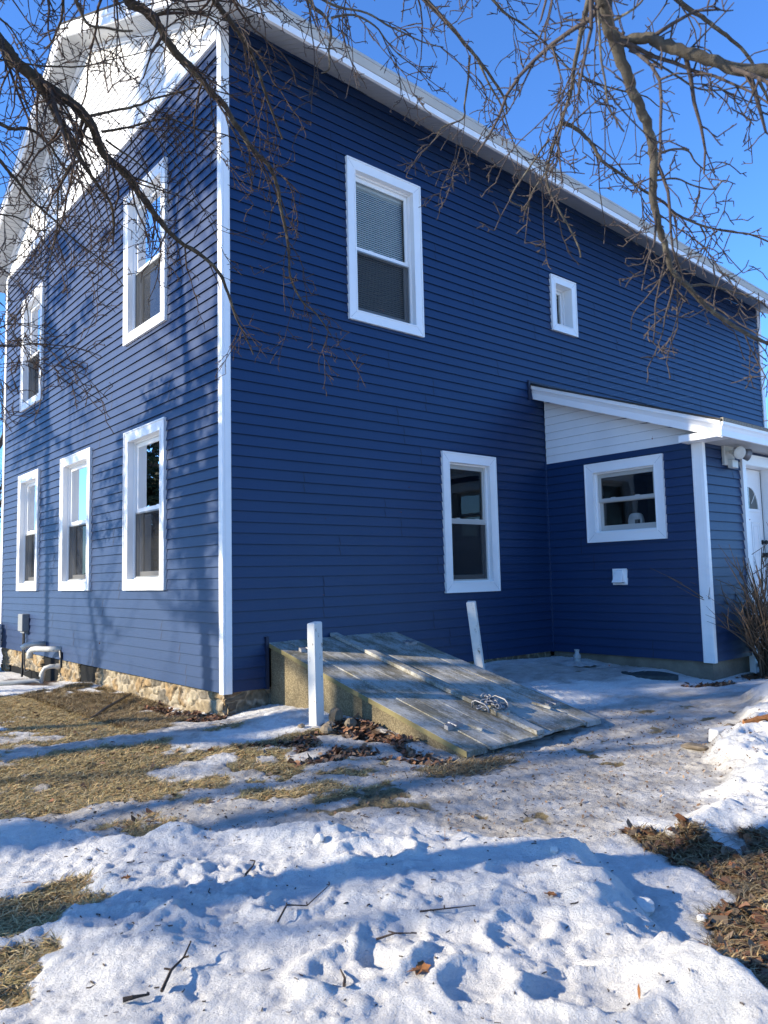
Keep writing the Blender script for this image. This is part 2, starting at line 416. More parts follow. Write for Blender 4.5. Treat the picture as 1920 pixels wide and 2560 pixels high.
# dark long wall
siding(F_long, 0, 63, (.5, LX-.7), [hole('S1'), hole('S2'), hole('S3'), (4.35, 19.8, -1, 3.9), (X1+.3, 200, -1, 23)], lambda u: eave_at(u), seed=3, name='long_wall_siding')
siding(F_gable, 0, 61, (.35, WY-.6), [hole(k) for k in ('G1', 'G2', 'G3', 'U1', 'U2')], lambda u: 60.6, seed=5, name='gable_wall_siding')
gtop = lambda u: 62.9 + TANR*(RY-abs(u-RY))
siding(F_gable, 62.3, 20, lambda v: (max(.4, RY-(RY-(v-62.9)/TANR)) if v > 62.9 else .4, min(WY-.4, RY+(RY-(v-62.9)/TANR)) if v > 62.9 else WY-.4), [], gtop, white=True, seed=6, name='gable_peak_siding')
mb = MB(); mb.fr = F_gable
mb.box(.6, WY-.6, 60.6, 62.35, -.1, .26); mb.box(.6, WY-.6, 60.45, 60.62, -.1, .34)
mb.build('frieze_board', MAT['trim'], house, bevel=.04)
# far and rear walls, plain (never seen from the yard side)
mb = MB(); mb.box(LX-.4, LX-.05, .2, WY-.2, 0, 60); mb.box(.3, LX-.3, WY-.4, WY-.05, 0, 60)
mb.build('rear_wall', MAT['siding'], house)
# corner posts
def corner_post(pts_uv, z0, z1, name='corner_post'):
    mb = MB()
    for (x0, x1, y0, y1) in pts_uv: mb.box(x0, x1, y0, y1, z0, z1)
    return mb.build(name, MAT['trim'], house, bevel=.05)
corner_post([(-.24, .0, -.24, .48), (.0, .66, -.24, -.0)], -.12, 62.2)
mb = MB()
for a in (.36,): mb.box(-.27, -.235, a, a+.08, -.1, 60.4); mb.box(a+.18, a+.26, -.27, -.235, -.1, 61.6)
mb.build('corner_post_bead', MAT['trim'], house)
corner_post([(-.24, .0, WY-.7, WY+.24), (.0, 1, WY, WY+.24)], -.1, 61)
corner_post([(LX-.9, LX+.3, -.30, 0), (LX, LX+.3, 0, 1)], 18, 58.8)
mb = MB(); mb.box(-.25, -.05, 1.0, 1.05, 0, 60)
# ---------------- roof of the main house
OX, OY = 3.3, 5.0
def zr(x, y): return (82.55 - .034*(x+3)) - TANR*abs(y-RY) + (.0)
TH = 1.75
X2 = LX+3
mb = MB()
for s in (-1, 1):
    ye = -OY-.25 if s < 0 else WY+OY+.25
    a = [(-OX-.2, ye), (X2, ye), (X2, RY), (-OX-.2, RY)]
    top = [(x, y, zr(x, y)) for x, y in a]; bot = [(x, y, z-.28) for x, y, z in top]
    mb.prism([top, bot], None)
mb.build('roof', MAT['shingle'], house)
# soffit planking
def planks(mb, A, B, Cc, D, n, gap=.1, dz=.05):
    """strips between edge A->B and D->C, each strip runs A-side to D-side"""
    A, B, Cc, D = map(Vector, (A, B, Cc, D)); nrm = (B-A).cross(D-A).normalized()
    if nrm.z > 0: nrm = -nrm
    for i in range(n):
        t0, t1 = (i+gap*.5)/n, (i+1-gap*.5)/n
        p = [A.lerp(B, t0), A.lerp(B, t1), D.lerp(Cc, t1), D.lerp(Cc, t0)]
        mb.add([tuple(q+nrm*dz) for q in p]+[tuple(q) for q in p], [(0, 1, 2, 3), (0, 4, 5, 1), (2, 6, 7, 3), (1, 5, 6, 2), (3, 7, 4, 0)])
sb = lambda x, y: zr(x, y)-TH
mb = MB(); mb.mi = 0
planks(mb, (-OX, -OY, sb(-OX, -OY)), (X2-.2, -OY, sb(X2, -OY)), (X2-.2, .2, sb(X2, .2)), (-OX, .2, sb(-OX, .2)), 150)
planks(mb, (-OX, -OY, sb(-OX, -OY)), (-OX, RY, sb(-OX, RY)), (.1, RY, sb(0, RY)), (.1, -OY, sb(0, -OY)), 58)
planks(mb, (-OX, RY, sb(-OX, RY)), (-OX, WY+OY, sb(-OX, WY+OY)), (.1, WY+OY, sb(0, WY+OY)), (.1, RY, sb(0, RY)), 58)
planks(mb, (-OX, WY-.2, sb(-OX, WY)), (LX, WY-.2, sb(LX, WY)), (LX, WY+OY, sb(LX, WY+OY)), (-OX, WY+OY, sb(-OX, WY+OY)), 150)
mb.mi = 1
for q in (((-OX, -OY), (X2-.2, -OY), (X2-.2, .4), (-OX, .4)), ((-OX, .4), (.3, .4), (.3, RY), (-OX, RY)), ((-OX, RY), (.3, RY), (.3, WY), (-OX, WY)), ((-OX, WY), (LX, WY), (LX, WY+OY), (-OX, WY+OY))):
    mb.quad(*[(x, y, sb(x, y)+.03) for x, y in q])
mb.build('soffit', [MAT['soffit'], MAT['groove']], house)
# eave fascia: drip edge, sloped upper board, lower board
def eave_board(y_out, y_in, dz0, dz1, name, m, shift=0):
    mb = MB(); r = []
    for x in (-OX-.1, X2):
        z = zr(x, -OY)
        r.append([(x, -OY-y_in, z+dz0), (x, -OY-y_out, z+dz0), (x, -OY-y_out-shift, z+dz1), (x, -OY-y_in, z+dz1)])
    mb.prism(r, None); return mb.build(name, m, house, bevel=.04)
eave_board(.05, -.3, -1.82, -1.12, 'lower_fascia', MAT['trim'])
eave_board(.12, -.3, -1.10, -.42, 'upper_fascia', MAT['gutter'], .32)
eave_board(.50, -.3, -.42, -.10, 'drip_edge', MAT['gutter'])
# rake fascia on the gable and its crown strip
for s in (-1, 1):
    mb = MB()
    ye = -OY-.1 if s < 0 else WY+OY+.1
    def rk(x0, x1, d0, d1):
        a = [(x0, ye), (x0, RY)]
        r = []
        for (yy) in (ye, RY):
            z = zr(0, yy)+.1
            r.append([(x0, yy, z+d0), (x1, yy, z+d0), (x1, yy, z+d1), (x0, yy, z+d1)])
        mb.prism(r, None)
    rk(-OX-.05, -OX+.25, -TH-.15, -.95); rk(-OX-.22, -OX+.2, -.93, -.30)
    mb.build('rake_fascia', MAT['trim'], house, bevel=.04)
# crown trim between gable siding and soffit
mb = MB()
for s in (0, 1):
    y0, y1 = (0, RY) if s == 0 else (RY, WY)
    r = [[(-.35, yy, sb(0, yy)-.55), (.1, yy, sb(0, yy)-.55), (.1, yy, sb(0, yy)+.0), (-.35, yy, sb(0, yy)+.0)] for yy in (y0, y1)]
    mb.prism(r, None)
mb.build('gable_crown_trim', MAT['trim'], house, bevel=.05)

# ---------------- windows
def window(key, recess=.58, cw=1.12, sashm='trim', blind=False, label=None, rail=None, single=False, lw_screen=True):
    fr, u0, u1, v0, v1 = WIN[key]
    o = (u0, u1, v0, v1); i1 = (u0+cw, u1-cw, v0+cw, v1-cw); i2 = (i1[0]+.2, i1[1]-.2, i1[2]+.2, i1[3]-.2)
    mb = MB(); mb.fr = fr
    mb.ring(o, (u0+.14, u1-.14, v0+.14, v1-.14), -.2, .42)
    mb.ring((u0+.13, u1-.13, v0+.13, v1-.13), i1, -.2, .33, .30)
    mb.ring((i1[0]-.12, i1[1]+.12, i1[2]-.12, i1[3]+.12), (i1[0]+.02, i1[1]-.02, i1[2]+.02, i1[3]-.02), -.1, .355)
    mb.ring((i1[0]-.02, i1[1]+.02, i1[2]-.02, i1[3]+.02), i2, -recess-.6, -recess+.25)
    mb.ring((i1[0]-.03, i1[1]+.03, i1[2]-.03, i1[3]+.03), (i1[0]+.01, i1[1]-.01, i1[2]+.01, i1[3]-.01), -recess-.6, .30)
    mb.mi = 1
    for (cu, cv, su, sv) in ((u0, v0, 1, 1), (u1, v0, -1, 1), (u0, v1, 1, -1), (u1, v1, -1, -1)):  # mitre joints
        a, b2 = .2, cw-.16
        mb.add([(cu+su*a, cv+sv*(a+.03), .338), (cu+su*(a+.03), cv+sv*a, .338), (cu+su*(b2+.03), cv+sv*b2, .318), (cu+su*b2, cv+sv*(b2+.03), .318)], [(0, 1, 2, 3)])
    w = mb.build('window', [MAT['trim'], MAT['joint_lap_shade']], house, label=label)
    rail = rail if rail is not None else (v0+v1)/2
    S = MAT[sashm]; sw = .38 if (u1-u0) > 7 else .3
    if single:
        mb = MB(); mb.fr = fr; mb.ring(i2, (i2[0]+.35, i2[1]-.35, i2[2]+.4, i2[3]-.4), -recess-.35, -recess+.05); mb.build('sash', S, w, bevel=.03)
        mb = MB(); mb.fr = fr; mb.quad((i2[0]+.3, i2[2]+.3, -recess-.15), (i2[1]-.3, i2[2]+.3, -recess-.15), (i2[1]-.3, i2[3]-.3, -recess-.15), (i2[0]+.3, i2[3]-.3, -recess-.15)); mb.build('pane', MAT['glass'], w)
    else:
        e = .45
        for nm, (a, b2, wo_) in dict(up=(rail-.2, i2[3], -recess+.0), lo=(i2[2], rail+.2, -recess-.28)).items():
            if nm == 'lo': b2 -= .02
            mb = MB(); mb.fr = fr
            mb.ring((i2[0], i2[1], a, b2), (i2[0]+sw, i2[1]-sw, a+e*(1.0 if nm == 'up' else 1.5), b2-e), wo_-.24, wo_)
            if nm == 'up': mb.box((i2[0]+i2[1])/2-1.6, (i2[0]+i2[1])/2-1.0, a+.42, a+.55, wo_-.3, wo_-.1); mb.box((i2[0]+i2[1])/2+1.6, (i2[0]+i2[1])/2+2.2, a+.42, a+.55, wo_-.3, wo_-.1)
            mb.build('sash', S, w, bevel=.03)
            g = MB(); g.fr = fr; ww = wo_-.12
            g.quad((i2[0]+sw-.05, a+.3, ww), (i2[1]-sw+.05, a+.3, ww), (i2[1]-sw+.05, b2-.3, ww), (i2[0]+sw-.05, b2-.3, ww)); g.build('pane', MAT['glass'], w)
        if lw_screen:
            g = MB(); g.fr = fr; ww = -recess+.06
            g.quad((i2[0]+.1, i2[2]+.1, ww), (i2[1]-.1, i2[2]+.1, ww), (i2[1]-.1, rail-.22, ww), (i2[0]+.1, rail-.22, ww)); g.build('insect_screen', MAT['screen'], w)
            g = MB(); g.fr = fr; g.ring((i2[0], i2[1], i2[2], rail-.2), (i2[0]+.16, i2[1]-.16, i2[2]+.16, rail-.36), -recess+.02, -recess+.12); g.build('screen_frame', S if sashm == 'almond' else MAT['greybox'], w)
    if blind:
        mb = MB(); mb.fr = fr; d = -recess-.74; v = i2[2]+(.3 if blind is True else blind); 
        mb.box(i2[0]+.25, i2[1]-.25, i2[3]-.7, i2[3]-.1, d-.25, d+.25)
        while v < i2[3]-.8:
            mb.add([(i2[0]+.05, v, d+.03), (i2[1]-.05, v, d+.03), (i2[1]-.05, v+.205, d-.07), (i2[0]+.05, v+.205, d-.07)], [(0, 1, 2, 3)]); v += .23
        mb.build('blind', MAT['blind'], w)
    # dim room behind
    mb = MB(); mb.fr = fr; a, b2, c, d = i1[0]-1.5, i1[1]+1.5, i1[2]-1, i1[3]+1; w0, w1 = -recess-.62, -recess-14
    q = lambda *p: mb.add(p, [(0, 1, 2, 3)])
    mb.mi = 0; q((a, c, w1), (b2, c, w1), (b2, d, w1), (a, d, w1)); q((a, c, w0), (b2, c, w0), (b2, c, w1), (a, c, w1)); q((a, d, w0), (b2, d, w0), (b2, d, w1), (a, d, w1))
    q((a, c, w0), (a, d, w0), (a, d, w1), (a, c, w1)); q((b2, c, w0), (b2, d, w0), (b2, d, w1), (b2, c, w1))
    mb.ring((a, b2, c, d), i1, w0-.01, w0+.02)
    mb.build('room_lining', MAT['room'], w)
    return w
window('G1', recess=.62, label='ground-floor gable window nearest the white corner post', rail=17.6)
window('G2', blind=6.0, label='middle ground-floor gable window with a half-drawn blind', rail=17.6)
window('G3', label='ground-floor gable window by the far corner', rail=17.6)
window('U1', label='upper gable window behind the drooping branches', rail=44.8)
window('U2', label='upper gable window by the far corner', rail=44.8)
window('S1', blind=True, label='tall upstairs window with closed blinds on the dark wall', rail=44.6)
window('S2', recess=1.25, cw=1.0, single=True, label='small deeply recessed upstairs window', blind=True)
window('S3', recess=.45, sashm='almond', label='ground-floor window with almond sashes on the dark wall', rail=16.0)
window('L', recess=.40, sashm='almond', label='wide lean-to window with almond sashes', rail=18.3, lw_screen=False)

# ---------------- lean-to
siding(F_lean, 0, 24, (Y1+.9, -.25), [hole('L')], lambda u: 23.72, seed=11, name='lean_to_side_siding')
tl = lambda u: 33.0+.363*u*1.0-.5
siding(F_lean, 23.72, 12, (Y1+.5, -.25), [], tl, white=True, seams=False, seed=12, name='lean_to_peak_siding')
siding(F_front, 0, 25, (X1+.2, 90), [(55.4, 63.9, -1, 22.4)], lambda u: 24.3, seed=13, name='lean_to_front_siding')
mb = MB(); mb.box(X1-.22, X1, -.30, .0, -.1, 24); mb.build('inside_corner_trim', MAT['siding'], house, bevel=.04)
corner_post([(X1-.26, X1, Y1-.26, Y1+1.02), (X1, X1+.34, Y1-.26, Y1)], -.12, 24.4)
mb = MB()
for a in (.0, .75): mb.box(X1-.295, X1-.25, Y1+a, Y1+a+.08, -.1, 24.2)
mb.build('corner_post_bead', MAT['trim'], house)
# roof
LZ = lambda y: 34.0+.363*y
XR0, XR1, YF = 43.7, 92, -24.2
mb = MB(); top = [(XR0-.15, .1, LZ(.1)), (XR1, .1, LZ(.1)), (XR1, YF-.2, LZ(YF-.2)), (XR0-.15, YF-.2, LZ(YF-.2))]
mb.prism([top, [(x, y, z-.22) for x, y, z in top]], None); mb.build('lean_to_roof', MAT['shingle'], house)
mb = MB(); mb.box(XR0, XR1, YF-.34, YF-.02, LZ(YF)-.32, LZ(YF)+.05)
mb.build('roof_edge', MAT['mossedge'], house)
# rake with flared crown
mb = MB(); r = []
for y in (-.02, YF+.02):
    z = LZ(y)-.23
    r.append([(XR0-.05, y, z), (XR0+.5, y, z), (XR0+.5, y, z-1.75), (XR0+.28, y, z-1.75), (XR0+.26, y, z-.95), (XR0+.12, y, z-.62), (XR0-.02, y, z-.42)])
mb.prism(r, None); mb.build('lean_to_rake_board', MAT['trim'], house, bevel=.03)
mb = MB(); r = []
for y in (-.3, -17.9):
    z = LZ(y)-1.0
    r.append([(XR0+.45, y, z), (X1+.1, y, z), (X1+.1, y, z-.62), (XR0+.45, y, z-.62)])
mb.prism(r, None); mb.build('rake_soffit', MAT['trim'], house)
mb = MB(); zf = LZ(YF)-.3
mb.box(XR0+.32, X1+.2, YF+.12, -19.4, zf-1.5, zf-.75)
mb.build('eave_return', MAT['trim'], house, bevel=.05)
mb = MB(); r = []
for x in (XR0+.1, XR1):
    r.append([(x, YF-.28, zf+.02), (x, YF+.3, zf+.02), (x, YF+.3, zf-1.5), (x, YF, zf-1.5), (x, YF-.02, zf-.85), (x, YF-.12, zf-.5), (x, YF-.24, zf-.3)])
mb.prism(r, None); mb.build('lean_to_fascia', MAT['trim'], house, bevel=.03)
mb = MB(); zs = zf-1.42
planks(mb, (X1+.2, YF+.3, zs), (XR1, YF+.3, zs), (XR1, Y1, zs), (X1+.2, Y1, zs), 90)
mb.mi = 1; mb.quad((X1, YF+.2, zs+.04), (XR1, YF+.2, zs+.04), (XR1, Y1+.3, zs+.04), (X1, Y1+.3, zs+.04))
mb.build('lean_to_soffit', [MAT['soffit'], MAT['groove']], house)
mb = MB(); mb.box(90, 90.4, Y1, 0, 0, 24); mb.build('lean_to_end_wall', MAT['siding'], house)
# flashing J-channel above lean-to roof
mb = MB(); mb.box(XR0-.6, XR1, -.32, -.05, LZ(0)+.0, LZ(0)+.25); mb.box(XR0-.65, XR0-.3, -.34, -.02, LZ(0)-2.2, LZ(0)+.3); mb.build('flashing', MAT['seam_lap_shade'], house)
# door
D0, D1, DT, DR = 55.55, 63.3, 21.85, 1.25
mb = MB(); mb.fr = F_front
mb.ring((54.9, 64.6, -3, 23.0), (D0+.35, D1+.1, -3.0, DT), -.2, .35); mb.ring((54.86, 64.64, -3.04, 23.04), (55.05, 64.45, -3, 22.85), -.2, .43)
mb.ring((D0+.3, D1+.15, -3, DT+.05), (D0+.4, D1, -3, DT-.05), -DR-.5, .25)
dr = mb.build('door', MAT['trim'], house, label='white entry door recessed behind its casing')
mb = MB(); mb.fr = F_front; w = -DR
mb.box(D0+.42, D1-.06, -1.2, DT-.12, w-.4, w)
cx = (D0+D1)/2+.15
for (a, b2, c, d) in ((cx-2.7, cx-.4, 1, 5.5), (cx+.4, cx+2.7, 1, 5.5), (cx-2.7, cx-.4, 7.2, 15.4), (cx+.4, cx+2.7, 7.2, 15.4)):
    mb.ring((a, b2, c, d), (a+.14, b2-.14, c+.14, d-.14), w-.1, w+.07); mb.ring((a+.5, b2-.5, c+.5, d-.5), (a+.62, b2-.62, c+.62, d-.62), w-.1, w+.05)
mb.build('door_leaf', MAT['trim'], dr, bevel=.02)
# fan light
mb = MB(); mb.fr = F_front; R0, R1, zc = 2.75, 2.35, 16.9; n = 20
arc = lambda R, k, ww: (cx+R*math.cos(math.pi*k/n), zc+R*math.sin(math.pi*k/n)*1.12, ww)
vs = [arc(R, k, ww) for ww in (w-.05, w+.12) for R in (R0, R1) for k in range(n+1)]; q = n+1
mb.add(vs, [(2*q+k, 2*q+k+1, 3*q+k+1, 3*q+k) for k in range(n)]+[(k, k+1, 2*q+k+1, 2*q+k) for k in range(n)]+[(q+k, q+k+1, 3*q+k+1, 3*q+k) for k in range(n)])
mb.box(cx-R0, cx+R0, zc-.35, zc+.02, w-.05, w+.12)
for a in (45, 90, 135):
    ca, sa = math.cos(math.radians(a)), math.sin(math.radians(a))*1.12
    mb.add([(cx+.8*ca-.05*sa, zc+.8*sa+.05*ca, w+.10), (cx+.8*ca+.05*sa, zc+.8*sa-.05*ca, w+.10), (cx+R1*ca+.05*sa, zc+R1*sa-.05*ca, w+.10), (cx+R1*ca-.05*sa, zc+R1*sa+.05*ca, w+.10)], [(0, 1, 2, 3)])
mb.build('fan_light_frame', MAT['trim'], dr)
mb = MB(); mb.fr = F_front; mb.add([(cx, zc, w+.03)]+[arc(R1+.1, k, w+.03) for k in range(n+1)], [(0, k+1, k+2) for k in range(n)])
mb.build('fan_light_pane', MAT['glass'], dr)
mb = MB(); mb.fr = F_front; mb.add([(cx, zc, w+.015)]+[arc(R1+.1, k, w+.015) for k in range(n+1)], [(0, k+1, k+2) for k in range(n)])
mb.build('fan_light_backing', MAT['greybox'], dr)
def knob(u, v, r, nm, wz=w):
    mb = MB(); mb.fr = F_front
    mb.tube([(u, v, wz-.02), (u, v, wz+.10), (u, v, wz+.12), (u, v, wz+.28), (u, v, wz+.38), (u, v, wz+.58), (u, v, wz+.68)], [r*1.15, r*1.15, r*.5, r*.45, r, r, r*.5], 14)
    return mb.build(nm, MAT['black'], dr, smooth=False)
knob(D1-.65, 11.35, .27, 'knob'); knob(D1-.65, 12.9, .26, 'deadbolt')
mb = MB(); mb.fr = F_front; mb.tube([(D1-.02, 11.35, w+.3), (D1-.3, 11.35, w+.3)], [.2, .25], 10); mb.box(D1-.12, D1-.04, -1, DT-.3, w-.1, w+.03); mb.build('strike', MAT['black'], dr)
mb = MB(); mb.fr = F_front; mb.tube([(cx, 15.6, w-.02), (cx, 15.6, w+.06)], .07, 10); mb.build('peephole', MAT['black'], dr)
mb = MB(); mb.fr = F_front; mb.box(D0, D1+.4, -1.3, -.9, -DR-.3, .7); mb.build('threshold', MAT['greybox'], dr)
# foundations
def rubble(name, fr, u0, u1, v0, v1, seed, holes=(), amp=.30, w=-.5, cols=((.29, .23, .145), (.19, .165, .125), (.38, .32, .22), (.33, .23, .12))):
    st = .085; U, Vv = np.meshgrid(np.arange(u0, u1, st), np.arange(v0, v1, st)); su, sv = .58, .85
    wx = fbm(U*.5, Vv*.5, seed+50, 3)*1.9; wy = fbm(U*.6+9, Vv*.6, seed+60, 3)*1.1
    d1, d2, cid = worley((U+wx)*su, (Vv+wy)*sv, seed)
    e = np.clip((d2-d1)*3.2, 0, 1); h = amp*(e**.6)*(.45+.9*cid)+fbm(U*1.5, Vv*1.5, seed+9, 4)*.22
    W = w+h; pal = np.array(cols); c = pal[(cid*len(pal)*.999).astype(int)]*(.8+.5*vnoise(U*3, Vv*3, seed+5)[..., None]+.1)
    mort = np.array((.40, .34, .25)); k = np.clip((d2-d1)*4.2, 0, 1)[..., None]; c = mort*(1-k)+c*k
    if holes:
        inside = np.zeros(U.shape, bool)
        for (a, b2, cc, dd) in holes:
            inside |= (U > a+fbm(Vv*1.2, U*0, 4)*.5) & (U < b2+fbm(Vv*1.2+5, U*0, 4)*.6) & (Vv > cc) & (Vv < dd)
        W = np.where(inside, w-2.6, W); c = np.where(inside[..., None], .02, c)
    pts = np.stack([U, Vv, W], -1).reshape(-1, 3); pts = np.array([fr(*p) for p in pts])
    ny, nx = U.shape; I = np.arange(nx*ny).reshape(ny, nx)
    F = np.stack([I[:-1, :-1], I[:-1, 1:], I[1:, 1:], I[1:, :-1]], -1).reshape(-1, 4)
    ob = raw(name, pts, F, MAT['rubble'], house)
    ca = ob.data.color_attributes.new('stone', 'FLOAT_COLOR', 'POINT'); ca.data.foreach_set('color', np.concatenate([c.reshape(-1, 3), np.ones((len(pts), 1))], 1).ravel())
    return ob
rubble('stone_foundation', F_gable, .0, 74, -5.2, .05, 3, holes=[(31.9, 38.2, -5, -.1), (46, 53, -5, .1), (54, 71, -6, -2.6)])
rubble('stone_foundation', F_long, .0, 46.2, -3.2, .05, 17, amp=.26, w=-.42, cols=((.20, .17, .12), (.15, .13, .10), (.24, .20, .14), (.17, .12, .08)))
mb = MB(); mb.box(X1+.25, 90, Y1+.25, 0, -4, -.02); mb.build('lean_to_foundation', MAT['concrete'], house)
mb = MB(); mb.box(.6, LX-.5, .6, WY-.6, -6, -.1); mb.build('cellar_block', MAT['dark'], house)
# ================================================================== GROUND
CTL = np.array([(0, 0, -2.1), (-1, 6, -2.4), (-1, 13, -2.4), (-1, 24, -2.2), (-1, 32, -2.1), (-1, 45, -2.8), (-2, 55, -3.9), (-4, 72, -3.8), (-12, 60, -3.3), (2.5, -1, -1.7),
 (4, -2, -1.2), (3.5, -6, -1.1), (1, -12.3, -1.35), (3.5, -12, -1.1), (4, -18, -1.75), (4, -22, -2.1), (4, -25, -2.4), (12, -26, -2.5), (20, -26, -2.4), (22.6, -24, -2.2), (12, -12, -2.6),
 (36, -1, -.45), (46, -1, -.65), (45.5, -12, -1.15), (46.8, -21.5, -1.95), (22, -3, -.3), (22, -12, -1.0), (30, -10, -.95), (32, -24, -1.9), (55, -24, -1.9), (70, -24, -1.8), (70, -60, -1.6),
 (-20, -50, -1.9), (-10, -40, -2.0), (0, -40, -2.0), (-30, -30, -2.2), (-20, -15, -2.3), (-35, -5, -2.7), (10, -45, -2.0), (60, -45, -1.9), (-10, -20, -2.1), (-32, -60, -2.0), (-10, -70, -1.8),
 (-60, 30, -3.2), (-60, -30, -2.8), (-12, 20, -2.3), (-8, 35, -2.6), (8, -33, -2.2), (-4, -12, -1.9)], float)
def base_z(x, y):
    num = 0; den = 0
    for cx, cy, cz in CTL:
        w = 1/((x-cx)**2+(y-cy)**2+3.0)**1.6; num = num+w*cz; den = den+w
    z = num/den
    far = np.clip((np.hypot(x-20, y+10)-110)/250, 0, 1); return z*(1-far)+(-3.2)*far
RIDGE = [(-60, 2), (-34, -9), (-21.5, -21.5), (-16, -27.5), (-11.5, -33), (-7.5, -37.5), (-5.5, -41), (-7.6, -43.8), (-9.2, -46.2), (-10.6, -48.6), (-11.5, -52), (-9, -60), (0, -90)]
BANKR = [(80, -26), (40, -27.5), (31, -30.5), (24, -33), (17, -35), (11, -38.5), (6, -41.2), (2, -41), (-1.6, -41.4), (-1.9, -43.3), (0.9, -45.4), (5.5, -49.5), (10, -90)]
def sdist(x, y, L):
    """signed distance to a polyline, positive on the right-hand side of its direction"""
    best = np.full(x.shape, 1e9); sg = np.ones(x.shape)
    for (ax, ay), (bx, by) in zip(L[:-1], L[1:]):
        dx, dy = bx-ax, by-ay; t = np.clip(((x-ax)*dx+(y-ay)*dy)/(dx*dx+dy*dy), 0, 1)
        d = np.hypot(x-ax-t*dx, y-ay-t*dy); s = np.sign(dx*(y-ay)-dy*(x-ax))
        m = d < best; best = np.where(m, d, best); sg = np.where(m, s, sg)
    return best, sg
def inside_poly(x, y, Pg):
    ins = np.zeros(x.shape, bool); n = len(Pg)
    for i in range(n):
        (ax, ay), (bx, by) = Pg[i], Pg[(i+1) % n]
        if ay == by: continue
        c = ((ay > y) != (by > y)) & (x < (bx-ax)*(y-ay)/(by-ay)+ax); ins ^= c
    return ins
POLY1 = RIDGE+[(0, -400), (-400, -400), (-400, 60)]; POLY2 = BANKR+[(10, -400), (400, -400), (400, -10)]
def ell(x, y, cx, cy, rx, ry, a=0):
    c, s = math.cos(math.radians(a)), math.sin(math.radians(a)); u = (x-cx)*c+(y-cy)*s; v = -(x-cx)*s+(y-cy)*c
    return np.clip(1.35-np.sqrt((u/rx)**2+(v/ry)**2)*.85, 0, 1.2)
GR = [(-7.5, 17, 9, 20, 0), (-9, 4, 8, 5.0, -25), (-15.5, -8, 9, 6, -30), (-6.5, -16.5, 3, 1.4, -40), (-24,-8,6,5,0), (-16.5, -14.5, 5.5, 3.6, -40), (-21, -13, 4, 4, 0), (-12.2, -17.5, 3.2, 2.2, -40), (-9, -22.8, 2.6, 1.0, -40), (-24.5, -30.7, 2.2, 1.8, 0), (-26.2, -33.6, 1.6, 1.6, 0),
      (-3, -13.5, 3.0, 1.6, -30), (3.2, -26.6, 3.4, 1.2, -30), (-5.5, -23.5, 2.2, .9, -30), (-8, -13, 3, 1.3, -30), (-7.0, -28.5, 2.5, .9, -40), (-24, -2, 9, 5, -20), (-38, 8, 14, 8, 0)]
LF = [(-3.7, -47.2, 4.4, 3.1, 25), (-3.6, -44.2, 1.7, 2.6, -15), (-6.2, -48.6, 3.5, 2.3, 30), (-3.1, -41.2, .9, .8, -40), (1.5, -51.5, 5, 3.6, 0), (-3, -50.5, 5, 2.5, 0), (2.0, -15.8, 3.2, 1.5, -50), (3.0, -20, 2.6, 1.3, -60), (-2, -19, 2.4, 1.2, -30), (1.5, -22.5, 2, .8, -30), (-3.5, -14.5, 2.4, 1.0, -30), (43.5, -21.5, 4, 1.2, -10), (-1.5, 5, 1.4, 6, 0), (-14,-27.5,1,.5,0), (-2, 50, 4, 10, 0), (54, -23.5, 3.5, 2, 0)]
IC = [(8, -30.5, 22, 6, -12), (-14, -21, 13, 6, -38), (-3, -33, 10, 4, -45), (-3, -20, 9, 7, -30), (10, -28, 9, 3.5, -10), (-20,-8,12,9,-30), (30, -27, 14, 6, -15), (-2, -26, 9, 4.5, -35), (-10, -22, 8, 4, -35), (36, -9, 8, 5, 0), (-6, -3, 5, 5, -30), (-14, 0, 12, 3.4, -30), (1, -36, 6, 3, -35)]
FOOT = [(-17.2, -42.0, 1.3, .8, 40, .75), (-19.0, -42.4, 1.2, .9, -20, .9), (-15.0, -47.6, 1.5, .9, -35, .9), (-16.9, -45.2, 1.0, .8, 0, .6), (-17.6, -37.4, 1.0, .7, 0, .4),
        (-13.0, -36.4, 1.2, .6, -30, .5), (-19.9, -36.0, 1.1, .6, -30, .5), (14, -37, 1.4, .9, -30, .8), (18, -37.5, 1.5, .9, 0, .8), (11, -41, 1.4, .9, -40, .8), (7, -42.5, 1.3, 1, 0, .7), (22, -38, 2, 1.2, 20, .9), (-13.6, -44, 1.1, .7, 10, .5), (-12.4, -46.8, 1.1, .7, -20, .5), (-22.5, -34.5, 1.2, .7, -30, .5), (-10.3, -41.2, 1.1, .6, -40, .5)]
def masks(x, y):
    wx = x+fbm(x*.22, y*.22, 31, 5)*3.6; wy = y+fbm(x*.22+7, y*.22, 37, 5)*3.6
    g = np.zeros(x.shape); l = np.zeros(x.shape); ic = np.zeros(x.shape)
    for e in GR: g = np.maximum(g, ell(wx, wy, *e))
    for e in LF: l = np.maximum(l, ell(wx, wy, *e))
    for e in IC: ic = np.maximum(ic, ell(wx, wy, *e))
    br = fbm(x*.5, y*.5, 41, 4)
    near_g = ic*np.clip(br*1.6-.30, 0, 1)*1.4   # little bare tufts in the trampled snow
    g = np.maximum(np.clip(g+br*.75-.10, 0, 1), near_g*.9)
    l = np.clip(l+br*.32-.02, 0, 1)
    return g, l, np.clip(ic+br*.5, 0, 1)
